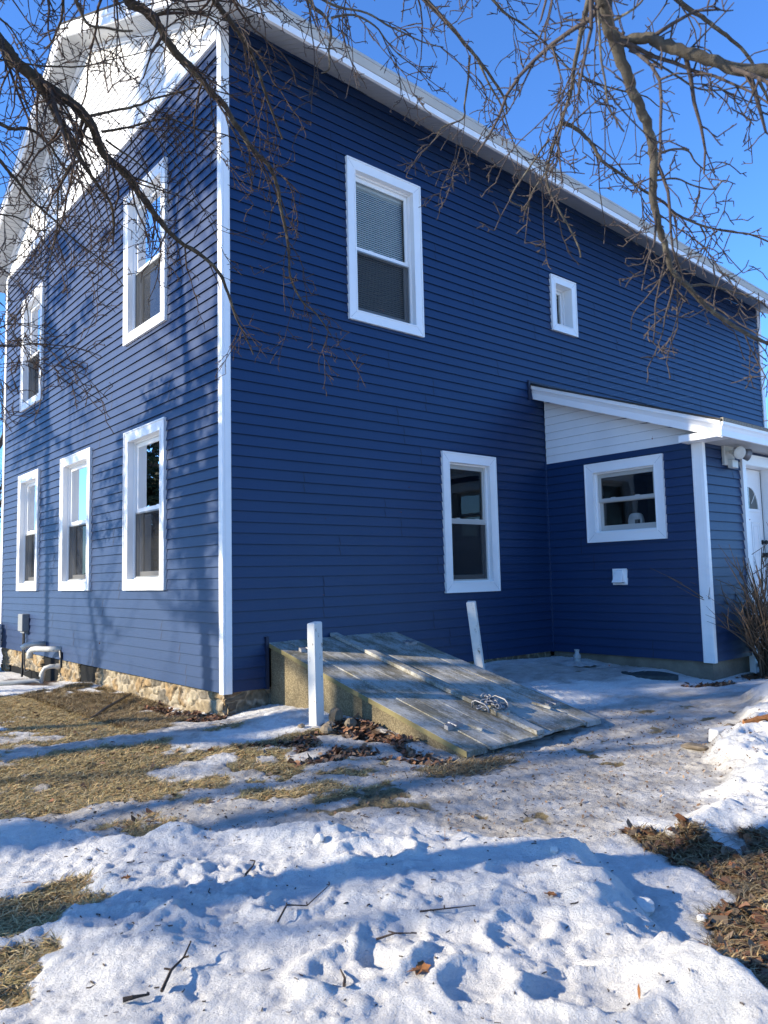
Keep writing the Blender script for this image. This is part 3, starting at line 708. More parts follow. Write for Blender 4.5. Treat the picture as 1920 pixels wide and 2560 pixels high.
def ground_all(x, y):
    z = base_z(x, y); g, l, ic = masks(x, y)
    d, s = sdist(x, y, RIDGE); d2, s2 = sdist(x, y, BANKR)
    s = np.where(inside_poly(x, y, POLY1), -1, 1); s2 = np.where(inside_poly(x, y, POLY2), 1, -1)
    jig = fbm(x*.35, y*.35, 3, 5)*2.2
    bank = np.clip((-s*d+jig)/2.4+.35, 0, 1); bank = bank*bank*(3-2*bank)
    bankr = np.clip((s2*d2+jig)/2.4+.35, 0, 1); bankr = bankr*bankr*(3-2*bankr)
    far = np.clip((np.hypot(x+10, y+30)-70)/60, 0, 1)
    snowy = 1-np.clip(g*1.5-.35, 0, 1)
    h = bank*.85*(.62+.38*snowy) + bankr*.85
    crest = np.exp(-((-s*d-1.6)/1.5)**2)*(.28+.6*fbm(x*.3, y*.3, 13, 2)); crestr = np.exp(-((s2*d2-2)/2.0)**2)*.45
    h = h+crest*snowy+crestr
    B = np.maximum(bank*snowy, bankr)
    # lumps: slanted, wind-melted relief, stronger on the banks
    rid = 1-np.abs(fbm(x*.42+y*.2, y*.42-x*.2, 71, 4))*2.2
    h = h+B*(fbm(x*.22, y*.22, 21, 3)*.42 + fbm(x*.8, y*.8, 22, 4)*.15 + (rid-.6)*.10 + fbm(x*2.4, y*2.4, 27, 4)*.10*(1+1.9*np.clip(fbm(x*.15, y*.15, 91, 2)*3, 0, 1)))
    clod = np.clip(fbm(x*1.7, y*1.7, 23, 3)-.12, 0, 1); h = h+B*clod*.25*np.clip(fbm(x*.2,y*.2,88,2)*3+.5,0,1)
    h = h+(1-B)*(fbm(x*.4, y*.4, 24, 3)*.16 + fbm(x*2.1, y*2.1, 25, 4)*.10) + fbm(x*4.5, y*4.5, 26, 2)*.04
    for (cx, cy, rx, ry, a, dep) in FOOT:
        c, s_ = math.cos(math.radians(a)), math.sin(math.radians(a)); u = (x-cx)*c+(y-cy)*s_; v = -(x-cx)*s_+(y-cy)*c
        q = np.sqrt((u/rx)**2+(v/ry)**2)+fbm(x*1.2, y*1.2, 61, 2)*.35; h = h-dep*.20*np.clip((1.25-q)*1.5, 0, 1)+.16*np.exp(-((q-1.35)/.25)**2)
    h = h-.14*np.clip(g*1.6-.4, 0, 1)*(1-far)-.22*np.clip(l*1.6-.4, 0, 1) + g*fbm(x*3, y*3, 33, 3)*.12
    # drift against the hatch curb and the post
    h = h+.5*np.exp(-((x-3.9)/.8)**2-((y+15.2)/2.2)**2)+.35*np.exp(-((x-3.6)/.9)**2-((y+19.5)/1.6)**2)+.25*np.exp(-((x+.4)/2.0)**2-((y+12.6)/1.3)**2)
    return z+h*(1-far*.7), g, l, ic*(1-B), B
def gz(x, y): return float(ground_all(np.array([float(x)]), np.array([float(y)]))[0][0])
def axis(lo, hi, st, far, grow=1.18):
    a = list(np.arange(lo, hi, st)); d = st
    while a[-1] < far: d *= grow; a.append(a[-1]+d)
    d = st; b = [lo]
    while b[0] > -far: d *= grow; b.insert(0, b[0]-d)
    return np.array(b[:-1]+a)
ax = axis(-31, 30, .13, 2500); ay = axis(-56, 12, .13, 2500)
X, Y = np.meshgrid(ax, ay); Z, G_, L_, I_, B_ = ground_all(X, Y)
inside = (X > 1.0) & (X < LX-1) & (Y > 1) & (Y < WY-1); Z = np.where(inside, -5, Z)
inh = (X > 5.2) & (X < 19) & (Y < -.6) & (Y > -23.4); Z = np.where(inh, np.minimum(Z, -3.2), Z)
ny, nx = X.shape; I = np.arange(nx*ny).reshape(ny, nx)
F = np.stack([I[:-1, :-1], I[:-1, 1:], I[1:, 1:], I[1:, :-1]], -1).reshape(-1, 4)
ground = raw('ground', np.stack([X, Y, Z], -1).reshape(-1, 3), F, MAT['ground']); ground['kind'] = 'structure'
ca = ground.data.color_attributes.new('cover', 'FLOAT_COLOR', 'POINT')
ca.data.foreach_set('color', np.stack([G_, I_, L_, np.ones_like(G_)], -1).reshape(-1, 4).ravel())
tag(ground, 'snow-patched lawn with trampled icy path around the house')

# ---- matted grass and straw
rng = np.random.default_rng(5)
def blades(n, xs, ys, lay, length, width, pal, seed, name, parent=None, lift=.03):
    r = np.random.default_rng(seed); m = len(xs)
    z = ground_all(xs, ys)[0]; a = r.uniform(0, 2*np.pi, m); L = length*r.uniform(.45, 1.3, m); wd = width*r.uniform(.6, 1.4, m)
    el = np.clip(r.normal(lay, .35, m), .02, 1.4); dx, dy = np.cos(a), np.sin(a); px, py = -dy, dx
    b = r.normal(0, .35, m); V = np.zeros((m, 6, 3)); t = [0, .5, 1]
    for k, tt in enumerate(t):
        hx = xs+dx*L*tt*np.cos(el)+px*b*L*tt*tt; hy = ys+dy*L*tt*np.cos(el)+py*b*L*tt*tt
        hz = z+lift+np.sin(el)*L*(tt-.55*tt*tt)
        ww = wd*(1-.85*tt)
        V[:, 2*k] = np.stack([hx-px*ww, hy-py*ww, hz], -1); V[:, 2*k+1] = np.stack([hx+px*ww, hy+py*ww, hz+ww*.4], -1)
    base = (np.arange(m)*6)[:, None]; F = np.concatenate([base+np.array([0, 1, 3, 2]), base+np.array([2, 3, 5, 4])])
    ob = raw(name, V.reshape(-1, 3), F, MAT['grass'], parent, smooth=False)
    pal = np.array(pal); c = pal[r.integers(0, len(pal), m)]*r.uniform(.6, 1.25, m)[:, None]; c = np.repeat(c, 6, 0)
    q = ob.data.color_attributes.new('tint', 'FLOAT_COLOR', 'POINT'); q.data.foreach_set('color', np.concatenate([c, np.ones((len(c), 1))], 1).ravel())
    return ob
def scatter(n, x0, x1, y0, y1, seed, which, thr=.5):
    r = np.random.default_rng(seed); xs = r.uniform(x0, x1, n); ys = r.uniform(y0, y1, n)
    g, l, ic = masks(xs, ys); m = (g, l, ic)[which]; d, s = sdist(xs, ys, RIDGE)
    keep = (m > thr) & ~((xs > 0) & (ys > -.6)) & ~((xs > 4.2) & (xs < 20) & (ys > -24.5))
    return xs[keep], ys[keep]
GPAL = [(.44, .32, .14), (.52, .39, .19), (.36, .28, .12), (.58, .45, .24), (.27, .23, .10), (.42, .25, .11)]
SPAL = [(.30, .23, .12), (.23, .16, .08), (.36, .28, .16), (.16, .10, .05), (.24, .175, .09)]
xs1, ys1 = scatter(260000, -30, 2, -26, 34, 1, 0, .46)
xs2, ys2 = scatter(26000, -29, -18, -40, -26, 2, 0, .48)
xs3, ys3 = scatter(110000, -12, 6, -54, -40, 3, 1, .5)
gA = blades(0, np.concatenate([xs1, xs2]), np.concatenate([ys1, ys2]), .25, .55, .022, GPAL, 9, 'grass')
tag(gA, 'matted winter grass in the melted patches of the lawn', 'grass', kind='stuff')
xs4, ys4 = scatter(60000, -8, 0, -1, 34, 4, 0, .5)
rr = np.random.default_rng(12)
xf = np.concatenate([xs4, xs3[::2], rr.normal(3.2, 1.9, 2200)]); yf = np.concatenate([ys4, ys3[::2], rr.normal(-26.0, .8, 2200)])
k = ~((xf > 4.3) & (yf > -24.6)); gB = blades(0, xf[k], yf[k], .35, .85, .026, SPAL, 10, 'straw')
tag(gB, 'pale dead straw along the stone foundation and by the hatch foot', 'straw', kind='stuff')

# ---- leaf litter
def leaf_mesh(xs, ys, size, seed, name, pal, lift=.05):
    r = np.random.default_rng(seed); m = len(xs); z = ground_all(xs, ys)[0]+lift
    V = np.zeros((m, 6, 3)); s = size*r.uniform(.5, 1.5, m); a = r.uniform(0, 6.28, m); tlt = r.normal(0, .45, m); tl2 = r.normal(0, .45, m); cv = r.uniform(-.5, .9, m)
    shape = [(-.5, 0), (-.12, .33), (.45, .28), (.62, 0), (.40, -.30), (-.15, -.30)]
    for k, (u, v) in enumerate(shape):
        u = u+r.normal(0, .08, m); v = v+r.normal(0, .08, m); X_ = s*(u*np.cos(a)-v*np.sin(a)); Y_ = s*(u*np.sin(a)+v*np.cos(a))
        V[:, k] = np.stack([xs+X_, ys+Y_, z+s*(u*tlt+v*tl2+cv*np.abs(v)+.15*cv*u*u)+s*.12], -1)
    base = (np.arange(m)*6)[:, None]; F = np.concatenate([base+np.array([0, 1, 2, 3]), base+np.array([0, 3, 4, 5])])
    ob = raw(name, V.reshape(-1, 3), F, MAT['grass'], smooth=False)
    pal = np.array(pal); c = pal[r.integers(0, len(pal), m)]*r.uniform(.6, 1.3, m)[:, None]; c = np.repeat(c, 6, 0)
    q = ob.data.color_attributes.new('tint', 'FLOAT_COLOR', 'POINT'); q.data.foreach_set('color', np.concatenate([c, np.ones((len(c), 1))], 1).ravel())
    return ob
LPAL = [(.26, .14, .075), (.17, .09, .055), (.11, .06, .04), (.24, .155, .095), (.15, .11, .075), (.20, .09, .045), (.09,.055,.04)]
lx1, ly1 = scatter(8500, -14, 8, -54, -40, 7, 1, .48); lx2, ly2 = scatter(3000, -7, 5, -25, -11, 8, 1, .42); lx3, ly3 = scatter(2500, -3, 0, -1, 14, 9, 1, .4)
lx4 = rr.uniform(-26, 6, 420); ly4 = rr.uniform(-40, 20, 420); g4 = masks(lx4, ly4)[0]; kk = (g4 > .4) & ~((lx4 > 0) & (ly4 > -1)) & ~((lx4 > 4.2) & (ly4 > -24.6))
lx5, ly5 = scatter(1200, 38, 60, -27, -19, 18, 1, .4); k5 = ~((lx5 > X1-.4) & (ly5 > Y1-.5))
bx_, by_ = scatter(3200, -22, 26, -42, -16, 28, 2, .35)
bits = leaf_mesh(bx_, by_, .13, 33, 'leaf_crumbs', [(.20, .12, .07), (.12, .08, .05), (.28, .18, .10)], .03); tag(bits, 'crumbled leaf bits trodden into the icy path', 'leaf bits', kind='stuff')
lf = leaf_mesh(np.concatenate([lx1, lx2, lx3, lx4[kk], lx5[k5]]), np.concatenate([ly1, ly2, ly3, ly4[kk], ly5[k5]]), .36, 3, 'leaf_litter', LPAL)
tag(lf, 'brown fallen leaves lying in drifts on snow and bare ground', 'leaves', kind='stuff')
# ---- tiny debris on the snow
n = 1100; dx_ = rr.uniform(-28, 20, n); dy_ = rr.uniform(-52, -18, n)
kd = ~((dx_ > 3.5) & (dy_ > -25.5)); dx_, dy_ = dx_[kd], dy_[kd]; dz_ = ground_all(dx_, dy_)[0]
V = []; Fq = []; 
for i in range(len(dx_)):
    L = rr.uniform(.04, .18)*(3.2 if rr.random() < .06 else 1); a = rr.uniform(0, 6.28); c_, s_ = math.cos(a), math.sin(a); w_ = rr.uniform(.010, .024)
    bx, by, bz = dx_[i], dy_[i], dz_[i]+.03; kx, ky = rr.normal(0, .15, 2)*L; b0 = len(V)
    for (px_, py_) in ((bx-c_*L/2, by-s_*L/2), (bx+kx, by+ky), (bx+c_*L/2, by+s_*L/2)):
        V += [(px_-s_*w_, py_+c_*w_, bz), (px_+s_*w_, py_-c_*w_, bz), (px_, py_, bz+w_*1.6)]
    for q in (0, 3):
        for j in range(3):
            jn = (j+1) % 3; Fq.append((b0+q+j, b0+q+jn, b0+q+3+jn, b0+q+3+j))
db = raw('debris', V, Fq, MAT['twigmat'], smooth=False); tag(db, 'tiny twig bits and bud scales scattered over the snow', 'debris', kind='stuff')

# ================================================================== CELLAR HATCH
HX0, HX1 = 4.35, 19.8
HZ = lambda y: 4.10+.24*y
hatch = thing('cellar_hatch', (12, -12, -2), 'sloping plank cellar hatch on pebbly concrete curbs against the dark wall', 'cellar hatch')
for (a, b2, nm) in ((HX0+.25, HX0+1.9, 0), (HX1-1.9, HX1-.25, 1)):
    mb = MB(); r = []
    for i in range(9):
        y = -.15-(24.0)*i/8; zt = HZ(y)-.42
        r.append([(a, y, -4.2), (b2, y, -4.2), (b2, y, max(zt, -4.1)), (a, y, max(zt, -4.1))])
    mb.prism(r, None); mb.build('curb', MAT['pebbly'], hatch, bevel=.04)
def plank(mb, x0, x1, y0, y1, d0, d1, droop=0, sg=9):
    r = []
    for k in range(sg+1):
        y = y0+(y1-y0)*k/sg; z = HZ(y)+droop*math.sin(k*1.1+x0)
        r.append([(x0, y, z+d0), (x1, y, z+d0), (x1, y, z+d1), (x0, y, z+d1)])
    mb.prism(r, None)
rnd = random.Random(4)
def hplanks(name, widths, x0, d0, d1, ytop, ybot, **k):
    mb = MB(); x = x0
    for w_ in widths:
        j = rnd.uniform(-.006, .006); plank(mb, x+.012, x+w_-.012, ytop+rnd.uniform(-.05, .03), ybot+rnd.uniform(-.08, .05), d0+j, d1+j, 0); x += w_
    return mb.build(name, MAT['board'], hatch, bevel=.03), x
fr1 = MB(); plank(fr1, HX0, HX0+2.05, -.05, -24.6, -.42, -.02); fo = fr1.build('side_board', [MAT['board']], hatch, bevel=.03)
fo.data.materials.append(MAT['edge'])
for p in fo.data.polygons:
    if p.normal.x < -.7 : p.material_index = 1
fr2 = MB(); plank(fr2, HX1-1.9, HX1, -.05, -24.5, -.42, -.02); fr2.build('side_board', MAT['board'], hatch, bevel=.03)
lo, xx = hplanks('door_leaf', [1.35, 1.5, 1.45, 1.35], HX0+2.0, -.12, .07, -.25, -24.9)
hi, xx2 = hplanks('door_leaf', [1.2, 1.45, 1.4, 1.4], xx+.1, -.12, .06, -.2, -24.7)
mb = MB(); plank(mb, xx-.75, xx+.12, -.2, -18.9, .12, .44, .0); plank(mb, xx-.75, xx+.12, -20.6, -24.95, .12, .44, .0)
plank(mb, xx-.1, xx+.85, -19.3, -21.2, .12, .36)
mb.build('cover_batten', MAT['board'], hatch, bevel=.04)
for (x0, y0) in ((HX0+1.35, -3.1), (HX0+1.35, -21.2), (HX1-2.5, -21.0), (HX1-2.5, -4.0)):
    mb = MB(); plank(mb, x0, x0+1.5, y0, y0-.38, .0, .30); mb.tube([(x0+.7, y0+.25, HZ(y0)+.30), (x0+.7, y0-.6, HZ(y0-.6)+.30)], .10, 8)
    mb.build('hinge', MAT['metal'], hatch)
for x0, yy in ((xx-1.5, -19.4), (xx+1.0, -19.2)):
    mb = MB(); z0 = HZ(yy)+.22
    mb.tube([(x0, yy, z0), (x0, yy-.05, z0+.42), (x0+.1, yy-.3, z0+.55), (x0+.15, yy-1.2, z0+.35), (x0+.15, yy-1.5, z0+.1), (x0+.15, yy-1.55, z0-.25)], .075, 8)
    mb.build('handle', MAT['metal'], hatch, smooth=True)
mb = MB(); mb.box(HX0-.32, HX0-.02, -.34, -.02, -.1, 4.6); mb.build('side_channel', MAT['seam_lap_shade'], hatch)
# debris bits on the hatch: chips of wood
mb = MB(); mb.tube([(xx-4.6, -21.9, HZ(-21.9)+.30), (xx-4.35, -23.0, HZ(-23)+.30)], .10, 5)
o = mb.build('wood_chip', MAT['board'], origin=(xx-4.5, -22.4, HZ(-22.4))); tag(o, 'pale wood sliver lying near the lower left edge of the hatch', 'wood sliver')
mb = MB(); mb.tube([(HX1-3.6, -20.6, HZ(-20.6)+.30), (HX1-3.2, -22.1, HZ(-22.1)+.34)], .11, 5)
o = mb.build('wood_chip', MAT['board'], origin=(HX1-3.4, -21.3, HZ(-21.3))); tag(o, 'longer pale wood strip lying near the right edge of the hatch', 'wood sliver')
# chain heap: links
ch = thing('chain', (xx+.2, -20.2, HZ(-20.2)+.4), 'heap of galvanised chain on the lower end of the hatch', 'chain')
rc = random.Random(8)
cx0, cy0 = xx+.15, -20.1
def link(p, d, u, r=.055, a=.26, b=.15):
    mb = MB(); d = Vector(d).normalized(); u = (Vector(u)-d*Vector(u).dot(d)).normalized(); n = 12
    vs = []; fs = []
    for k in range(n):
        t_ = 2*math.pi*k/n; c = Vector(p)+d*math.cos(t_)*a+u*math.sin(t_)*b; rad = (d*math.cos(t_)+u*math.sin(t_)).normalized(); w_ = d.cross(u)
        for j in range(6):
            q = 2*math.pi*j/6; vs.append(tuple(c+rad*math.cos(q)*r+w_*math.sin(q)*r))
    for k in range(n):
        for j in range(6): fs.append((k*6+j, ((k+1) % n)*6+j, ((k+1) % n)*6+(j+1) % 6, k*6+(j+1) % 6))
    mb.add(vs, fs); return mb
ang = .3; px_, py_ = cx0-1.6, cy0+.3
for k in range(44):
    ang += rc.uniform(-1.1, 1.1)
    nx_, ny_ = px_+math.cos(ang)*.30, py_+math.sin(ang)*.30
    if math.hypot(nx_-cx0, (ny_-cy0)*1.1) > 1.35: ang = math.atan2(cy0-py_, cx0-px_)+rc.uniform(-.5, .5); nx_, ny_ = px_+math.cos(ang)*.3, py_+math.sin(ang)*.3
    pile = .62*max(0, 1-math.hypot(nx_-cx0, ny_-cy0)/1.6)*(k/44)
    zz = HZ(ny_)+(.60 if xx-.75 < nx_ < xx+.12 else .30)+pile+.05
    link((nx_, ny_, zz), (math.cos(ang), math.sin(ang), rc.uniform(-.3, .3)), (rc.uniform(-.5, .5), rc.uniform(-.5, .5), 1) if k % 2 else (-math.sin(ang), math.cos(ang), .2)).build('link', MAT['metal'], ch, smooth=True)
    px_, py_ = nx_, ny_
mb = MB(); a0 = Vector((cx0+1.0, cy0-.5, HZ(cy0-.5)+.45)); mb.box(a0.x-.25, a0.x+.25, a0.y-.32, a0.y+.22, a0.z-.1, a0.z+.16); mb.tube([(a0.x-.18, a0.y+.2, a0.z), (a0.x-.18, a0.y+.5, a0.z+.05), (a0.x, a0.y+.62, a0.z+.07), (a0.x+.18, a0.y+.5, a0.z+.05), (a0.x+.18, a0.y+.2, a0.z)], .05, 8)
mb.build('padlock', MAT['metal'], ch, bevel=.05)

# ================================================================== POSTS, ROCKS, YARD THINGS
def post(x, y, zb, zt, leanx, leany, rot, label):
    t_ = thing('wooden_post', (x, y, zb), label, 'post', 'white wooden posts beside the hatch'); mb = MB(); h = .41
    c, s = math.cos(rot), math.sin(rot); r = []
    for k in range(7):
        q = k/6; z = zb-.8+(zt-zb+.8)*q; ox, oy = x+leanx*q, y+leany*q
        hh = h*(1-.0*q) if k < 6 else h
        r.append([(ox+(a*c-b2*s)*hh, oy+(a*s+b2*c)*hh, z+(.06*a if k == 6 else 0)) for a, b2 in ((-1, -1), (1, -1), (1, 1), (-1, 1))])
    r.append([(p[0]*.86+(x+leanx)*.14, p[1]*.86+(y+leany)*.14, p[2]+.08) for p in r[-1]])
    mb.prism(r, None); mb.build('shaft', MAT['post'], t_, bevel=.035)
    return t_
post(1.05, -12.3, -1.5, 6.35, -.05, .02, math.radians(8), 'upright white post standing in leaves left of the hatch')
p2 = post(21.9, -10.2, -.9, 7.15, -1.05, .25, math.radians(34), 'leaning white post behind the right edge of the hatch')
def rock(x, y, rx, ry, rz, seed, label, m='rock', sink=.25, group=None, name='stone', cat='stone'):
    z = gz(x, y); r = random.Random(seed); vs = []; fs = []; n, k = 12, 8
    for i in range(k+1):
        th = math.pi*i/k
        for j in range(n):
            ph = 2*math.pi*j/n; ux, uy, uz = math.sin(th)*math.cos(ph), math.sin(th)*math.sin(ph), math.cos(th)
            # facet by clamping to random planes
            vs.append([ux, uy, uz])
    pl = [(Vector((r.gauss(0, 1), r.gauss(0, 1), r.gauss(0, 1))).normalized(), r.uniform(.62, .9)) for _ in range(11)]
    out = []
    for v in vs:
        v = Vector(v); s = 1
        for nrm, d in pl:
            q = v.dot(nrm)
            if q > 0: s = min(s, d/q)
        v = v*s*(1+r.uniform(-.05, .05)); out.append((v.x*rx, v.y*ry, v.z*rz))
    for i in range(k):
        for j in range(n): fs.append((i*n+j, (i+1)*n+j, (i+1)*n+(j+1) % n, i*n+(j+1) % n))
    a = r.uniform(0, 3.1); c, s = math.cos(a), math.sin(a)
    mb = MB(); mb.add([(x+px*c-py*s, y+px*s+py*c, z+rz*(1-2*sink)*.9+pz) for px, py, pz in out], fs)
    ob = mb.build(name, MAT[m], origin=(x, y, z)); tag(ob, label, cat, group); return ob
rock(2.9, -12.2, .62, .5, .62, 1, 'upright brownish stone just right of the upright white post', sink=.15, group='fieldstones by the hatch')
rock(2.9, -14.0, .70, .5, .45, 2, 'rounded tan stone with a snow cap of drift behind it, second from the post', sink=.2, group='fieldstones by the hatch')
rock(.6, -14.2, .75, .6, .42, 3, 'grey mottled stone in front of the upright post', sink=.25, group='fieldstones by the hatch')
rock(1.6, -13.3, .40, .35, .28, 4, 'smallest dark stone at the foot of the upright post', sink=.2, group='fieldstones by the hatch')
rock(-.4, -12.4, .34, .3, .22, 14, 'reddish flat stone on the near left side of the upright post', sink=.2, group='fieldstones by the hatch')
rock(16.4, -34.0, 1.25, .7, .26, 5, 'flat grey stone at the edge of the snow bank beside the path', sink=.1, group='stones on the snow bank')
rock(21.4, -34.2, .95, .6, .5, 6, 'angular grey stone on the right snow bank above the white block', sink=.2, group='stones on the snow bank')
mb = MB(); zz = gz(18.6, -34.6); mb.add([(17.7+.0, -34.9, zz-.2), (19.4, -35.6, zz-.2), (19.8, -34.7, zz-.2), (18.1, -34.0, zz-.2), (17.8, -34.9, zz+.75), (19.4, -35.5, zz+.85), (19.7, -34.8, zz+.85), (18.1, -34.1, zz+.75)], [(0, 3, 2, 1), (4, 5, 6, 7), (0, 1, 5, 4), (1, 2, 6, 5), (2, 3, 7, 6), (3, 0, 4, 7)])
tag(mb.build('snow_block', MAT['snowclod'], bevel=.12, origin=(18.6, -34.7, zz)), 'pale squared block wedged between two stones on the right snow bank', 'block')
# strip of bark mulch on the bank
mb = MB(); rq = random.Random(3); bz = gz(21.5, -37.2)
mb.tube([(19.3, -36.0, gz(19.3, -36)+.15), (21, -37, gz(21, -37)+.2), (23, -38.5, gz(23, -38.5)+.2)], [.18, .42, .36], 7)
for k in range(40):
    q = rq.random(); x, y = 19.5+3.4*q+rq.uniform(-.4, .4), -36.1-2.3*q+rq.uniform(-.4, .4); z = gz(x, y)+.3; a = rq.uniform(-1.2, .2)
    mb.tube([(x, y, z), (x+math.cos(a)*.7, y+math.sin(a)*.7, z+rq.uniform(-.1, .15))], rq.uniform(.04, .09), 4)
tag(mb.build('bark_slab', MAT['leafdry'], origin=(21, -37, bz)), 'splintered reddish bark lying on the right snow bank', 'bark')
# snow clods
for k, (x, y, s, lb) in enumerate([(-8.5, -45.0, .50, 'rounded snow lump at the left edge of the leafy patch'), (-7.3, -46.5, .22, 'small snow lump right of the rounded one in the leaves'),
                                   (-9.4, -48.7, .28, 'icy snow lump at the lower edge of the leafy patch'), (-14.3, -34.2, .22, 'small snow crumb on the crest of the front bank'), (-8.3, -41.2, .2, 'small snow crumb on the far rim by the leafy patch')]):
    rock(x, y, s, s*.85, s*.85, 30+k, lb, 'snowclod', .3, 'snow chunks on the banks', 'snow_chunk', 'snow chunk')
# fluted white disc with a knob, half sunk in the ice
tx, ty = 42.0, -6.6; tz = gz(tx, ty)
t_ = thing('fluted_disc', (tx, ty, tz), 'white fluted disc with a knobbed hub frozen in the ice of the shaded corner', 'garden ornament')
mb = MB(); n = 48; rings = []
for R, z in ((.45, .36), (1.1, .26), (2.0, .10), (2.25, .0)):
    rings.append([(tx+R*math.cos(6.2832*k/n), ty+R*math.sin(6.2832*k/n), tz+.06+z+(.05*math.cos(k*math.pi/2) if R > .5 else 0)) for k in range(n)])
vs = [p for r in rings for p in r]; mb.add(vs, [(i*n+k, i*n+(k+1) % n, (i+1)*n+(k+1) % n, (i+1)*n+k) for i in range(3) for k in range(n)]); mb.build('disc', MAT['dulldisc'], t_)
mb = MB(); mb.tube([(tx, ty, tz+.3), (tx, ty, tz+.65), (tx, ty, tz+.8), (tx, ty, tz+1.1), (tx, ty, tz+1.3), (tx, ty, tz+1.45), (tx, ty, tz+1.75)], [.42, .36, .44, .42, .26, .24, .32], 14); mb.build('hub', MAT['dulldisc'], t_)
# stepping slab
mb = MB(); r = random.Random(2); tz = gz(42, -15.5)
o1 = [(42.0+2.1*math.cos(a)*(1+r.uniform(-.08, .08)), -15.6+3.2*math.sin(a)*(1+r.uniform(-.08, .08))) for a in [6.283*k/16 for k in range(16)]]
mb.prism([[(x, y, tz-.3) for x, y in o1], [(x, y, tz+.14) for x, y in o1]], None)
tag(mb.build('stone_slab', MAT['slate'], bevel=.05, origin=(42, -15.5, tz)), 'dark round stone slab sunk in the ice beside the lean-to', 'slab')
# black rod on the grass
a, b2 = (-8.3, 9.2), (-.9, 18.4)
mb = MB(); za, zb = gz(*a)+.12, gz(*b2)+.6
mb.tube([(a[0], a[1], za), (a[0]*.6+b2[0]*.4, a[1]*.6+b2[1]*.4, za*.6+zb*.4+.12), (b2[0], b2[1], zb)], .13, 8); mb.tube([(a[0]-.6, a[1]+.3, za-.05), (a[0]+.3, a[1]-.2, za-.02)], .17, 6)
tag(mb.build('black_rod', MAT['black'], origin=(a[0], a[1], za)), 'black rod lying slanted on the straw by the stone foundation', 'rod')
# fallen sticks, leaves on the snow
def stick(pts, r0, label, twig=True, seed=1):
    t_ = MB(); pp = [(x, y, gz(x, y)+.07+dz) for x, y, dz in pts]; t_.tube(pp, [r0*(1-.6*i/(len(pp)-1)) for i in range(len(pp))], 6)
    if twig:
        rq = random.Random(seed)
        for p, q in zip(pp[1:], pp[2:]+[pp[-1]]): t_.tube([p, (p[0]+rq.uniform(-.2, .2), p[1]+rq.uniform(-.2, .2), p[2]+.03)], r0*.6, 5)
    tag(t_.build('fallen_twig', MAT['twigmat'], origin=pp[0]), label, 'twig', 'twigs lying on the snow')
stick([(-23.6, -40.1, .05), (-23.1, -39.6, .18), (-22.5, -39.1, .22), (-22.1, -38.7, .3)], .05, 'dark knobbly twig slanting up from the lower left snow')
stick([(-24.6, -40.0, .02), (-24.3, -40.1, .06), (-23.9, -40.0, .02)], .07, 'short thick stick lying flat below the knobbly twig', seed=3)
stick([(-19.0, -38.5, .02), (-18.4, -38.1, .07), (-17.4, -37.8, .07), (-16.3, -37.6, .09)], .035, 'long thin curved twig in the shaded middle of the snow', seed=5)
stick([(-15.6, -41.5, .05), (-14.9, -41.9, .08), (-14.1, -42.4, .06)], .035, 'thin straight twig above the maple leaf', seed=6)
stick([(-20.0, -43.3, .02), (-19.6, -42.8, .05), (-19.3, -42.2, .02)], .05, 'curved flat needle-like sliver left of the maple leaf', False)
stick([(-17.5, -41.6, .02), (-17.0, -41.9, .03), (-16.4, -42.2, .02)], .04, 'short bent twig just above the maple leaf', seed=8)
stick([(-17.9, -34.6, .02), (-17.2, -33.9, .08), (-16.8, -33.4, .05)], .045, 'short dark twig on the lit crest of the front bank', seed=9)
def leaf(x, y, s, a, label, up=False, pts=None, seed=1, z=None):
    rq = random.Random(seed); z = gz(x, y)+.08 if z is None else z; mb = MB(); lob = pts or [(0, 1), (.3, .45), (.75, .8), (.6, .3), (1, .1), (.5, -.2), (.35, -.6), (0, -.45), (-.35, -.6), (-.5, -.2), (-1, .1), (-.6, .3), (-.75, .8), (-.3, .45)]
    c, s_ = math.cos(a), math.sin(a); vs = []
    for u, v in [(0, 0)]+lob:
        w_ = .25*abs(u)*abs(v)+rq.uniform(-.05, .12)
        if up: q = (x+s*u*c*.7, y+s*u*s_*.7, z+s*(v+.5)*1.0); q = (q[0]+w_*s*.3, q[1], q[2])
        else: q = (x+s*(u*c-v*s_), y+s*(u*s_+v*c), z+s*w_)
        vs.append(q)
    n = len(lob); mb.add(vs, [(0, 1+k, 1+(k+1) % n) for k in range(n)])
    ob = mb.build('fallen_leaf', MAT['leafdry'], origin=(x, y, z)); so = ob.modifiers.new('thick', 'SOLIDIFY'); so.thickness = .0012
    tag(ob, label, 'leaf', 'single leaves on the snow')
oval = [(0, 1), (.3, .5), (.35, 0), (.2, -.6), (0, -1), (-.2, -.6), (-.35, 0), (-.3, .5)]
leaf(-17.8, -43.9, .42, .6, 'orange-brown maple leaf on the sunlit front snow')
leaf(-10.2, -37.2, .32, .8, 'dark leaf standing upright on the crest of the front bank', True, oval, 2)
leaf(-21.3, -31.9, .22, .2, 'small crumpled brown leaf on the lit left snow', seed=3)
leaf(-23.8, -28.9, .28, 1.0, 'long dark seed pod-like leaf at the left edge of the snow', pts=[(0, 1), (.16, .4), (.14, -.5), (0, -1), (-.14, -.5), (-.16, .4)], seed=4)
leaf(-11.4, -43.4, .24, 2.0, 'curled brown leaf beside the upper left edge of the leafy patch', seed=5)
leaf(-14.6, -48.6, .2, 1.4, 'narrow brown leaf standing in the lower right hollow', True, oval, 6)
leaf(11.6, -22.0, .3, 1.0, 'dark leaf standing on the lower planks of the hatch', True, oval, 7, z=HZ(-22)+.22)

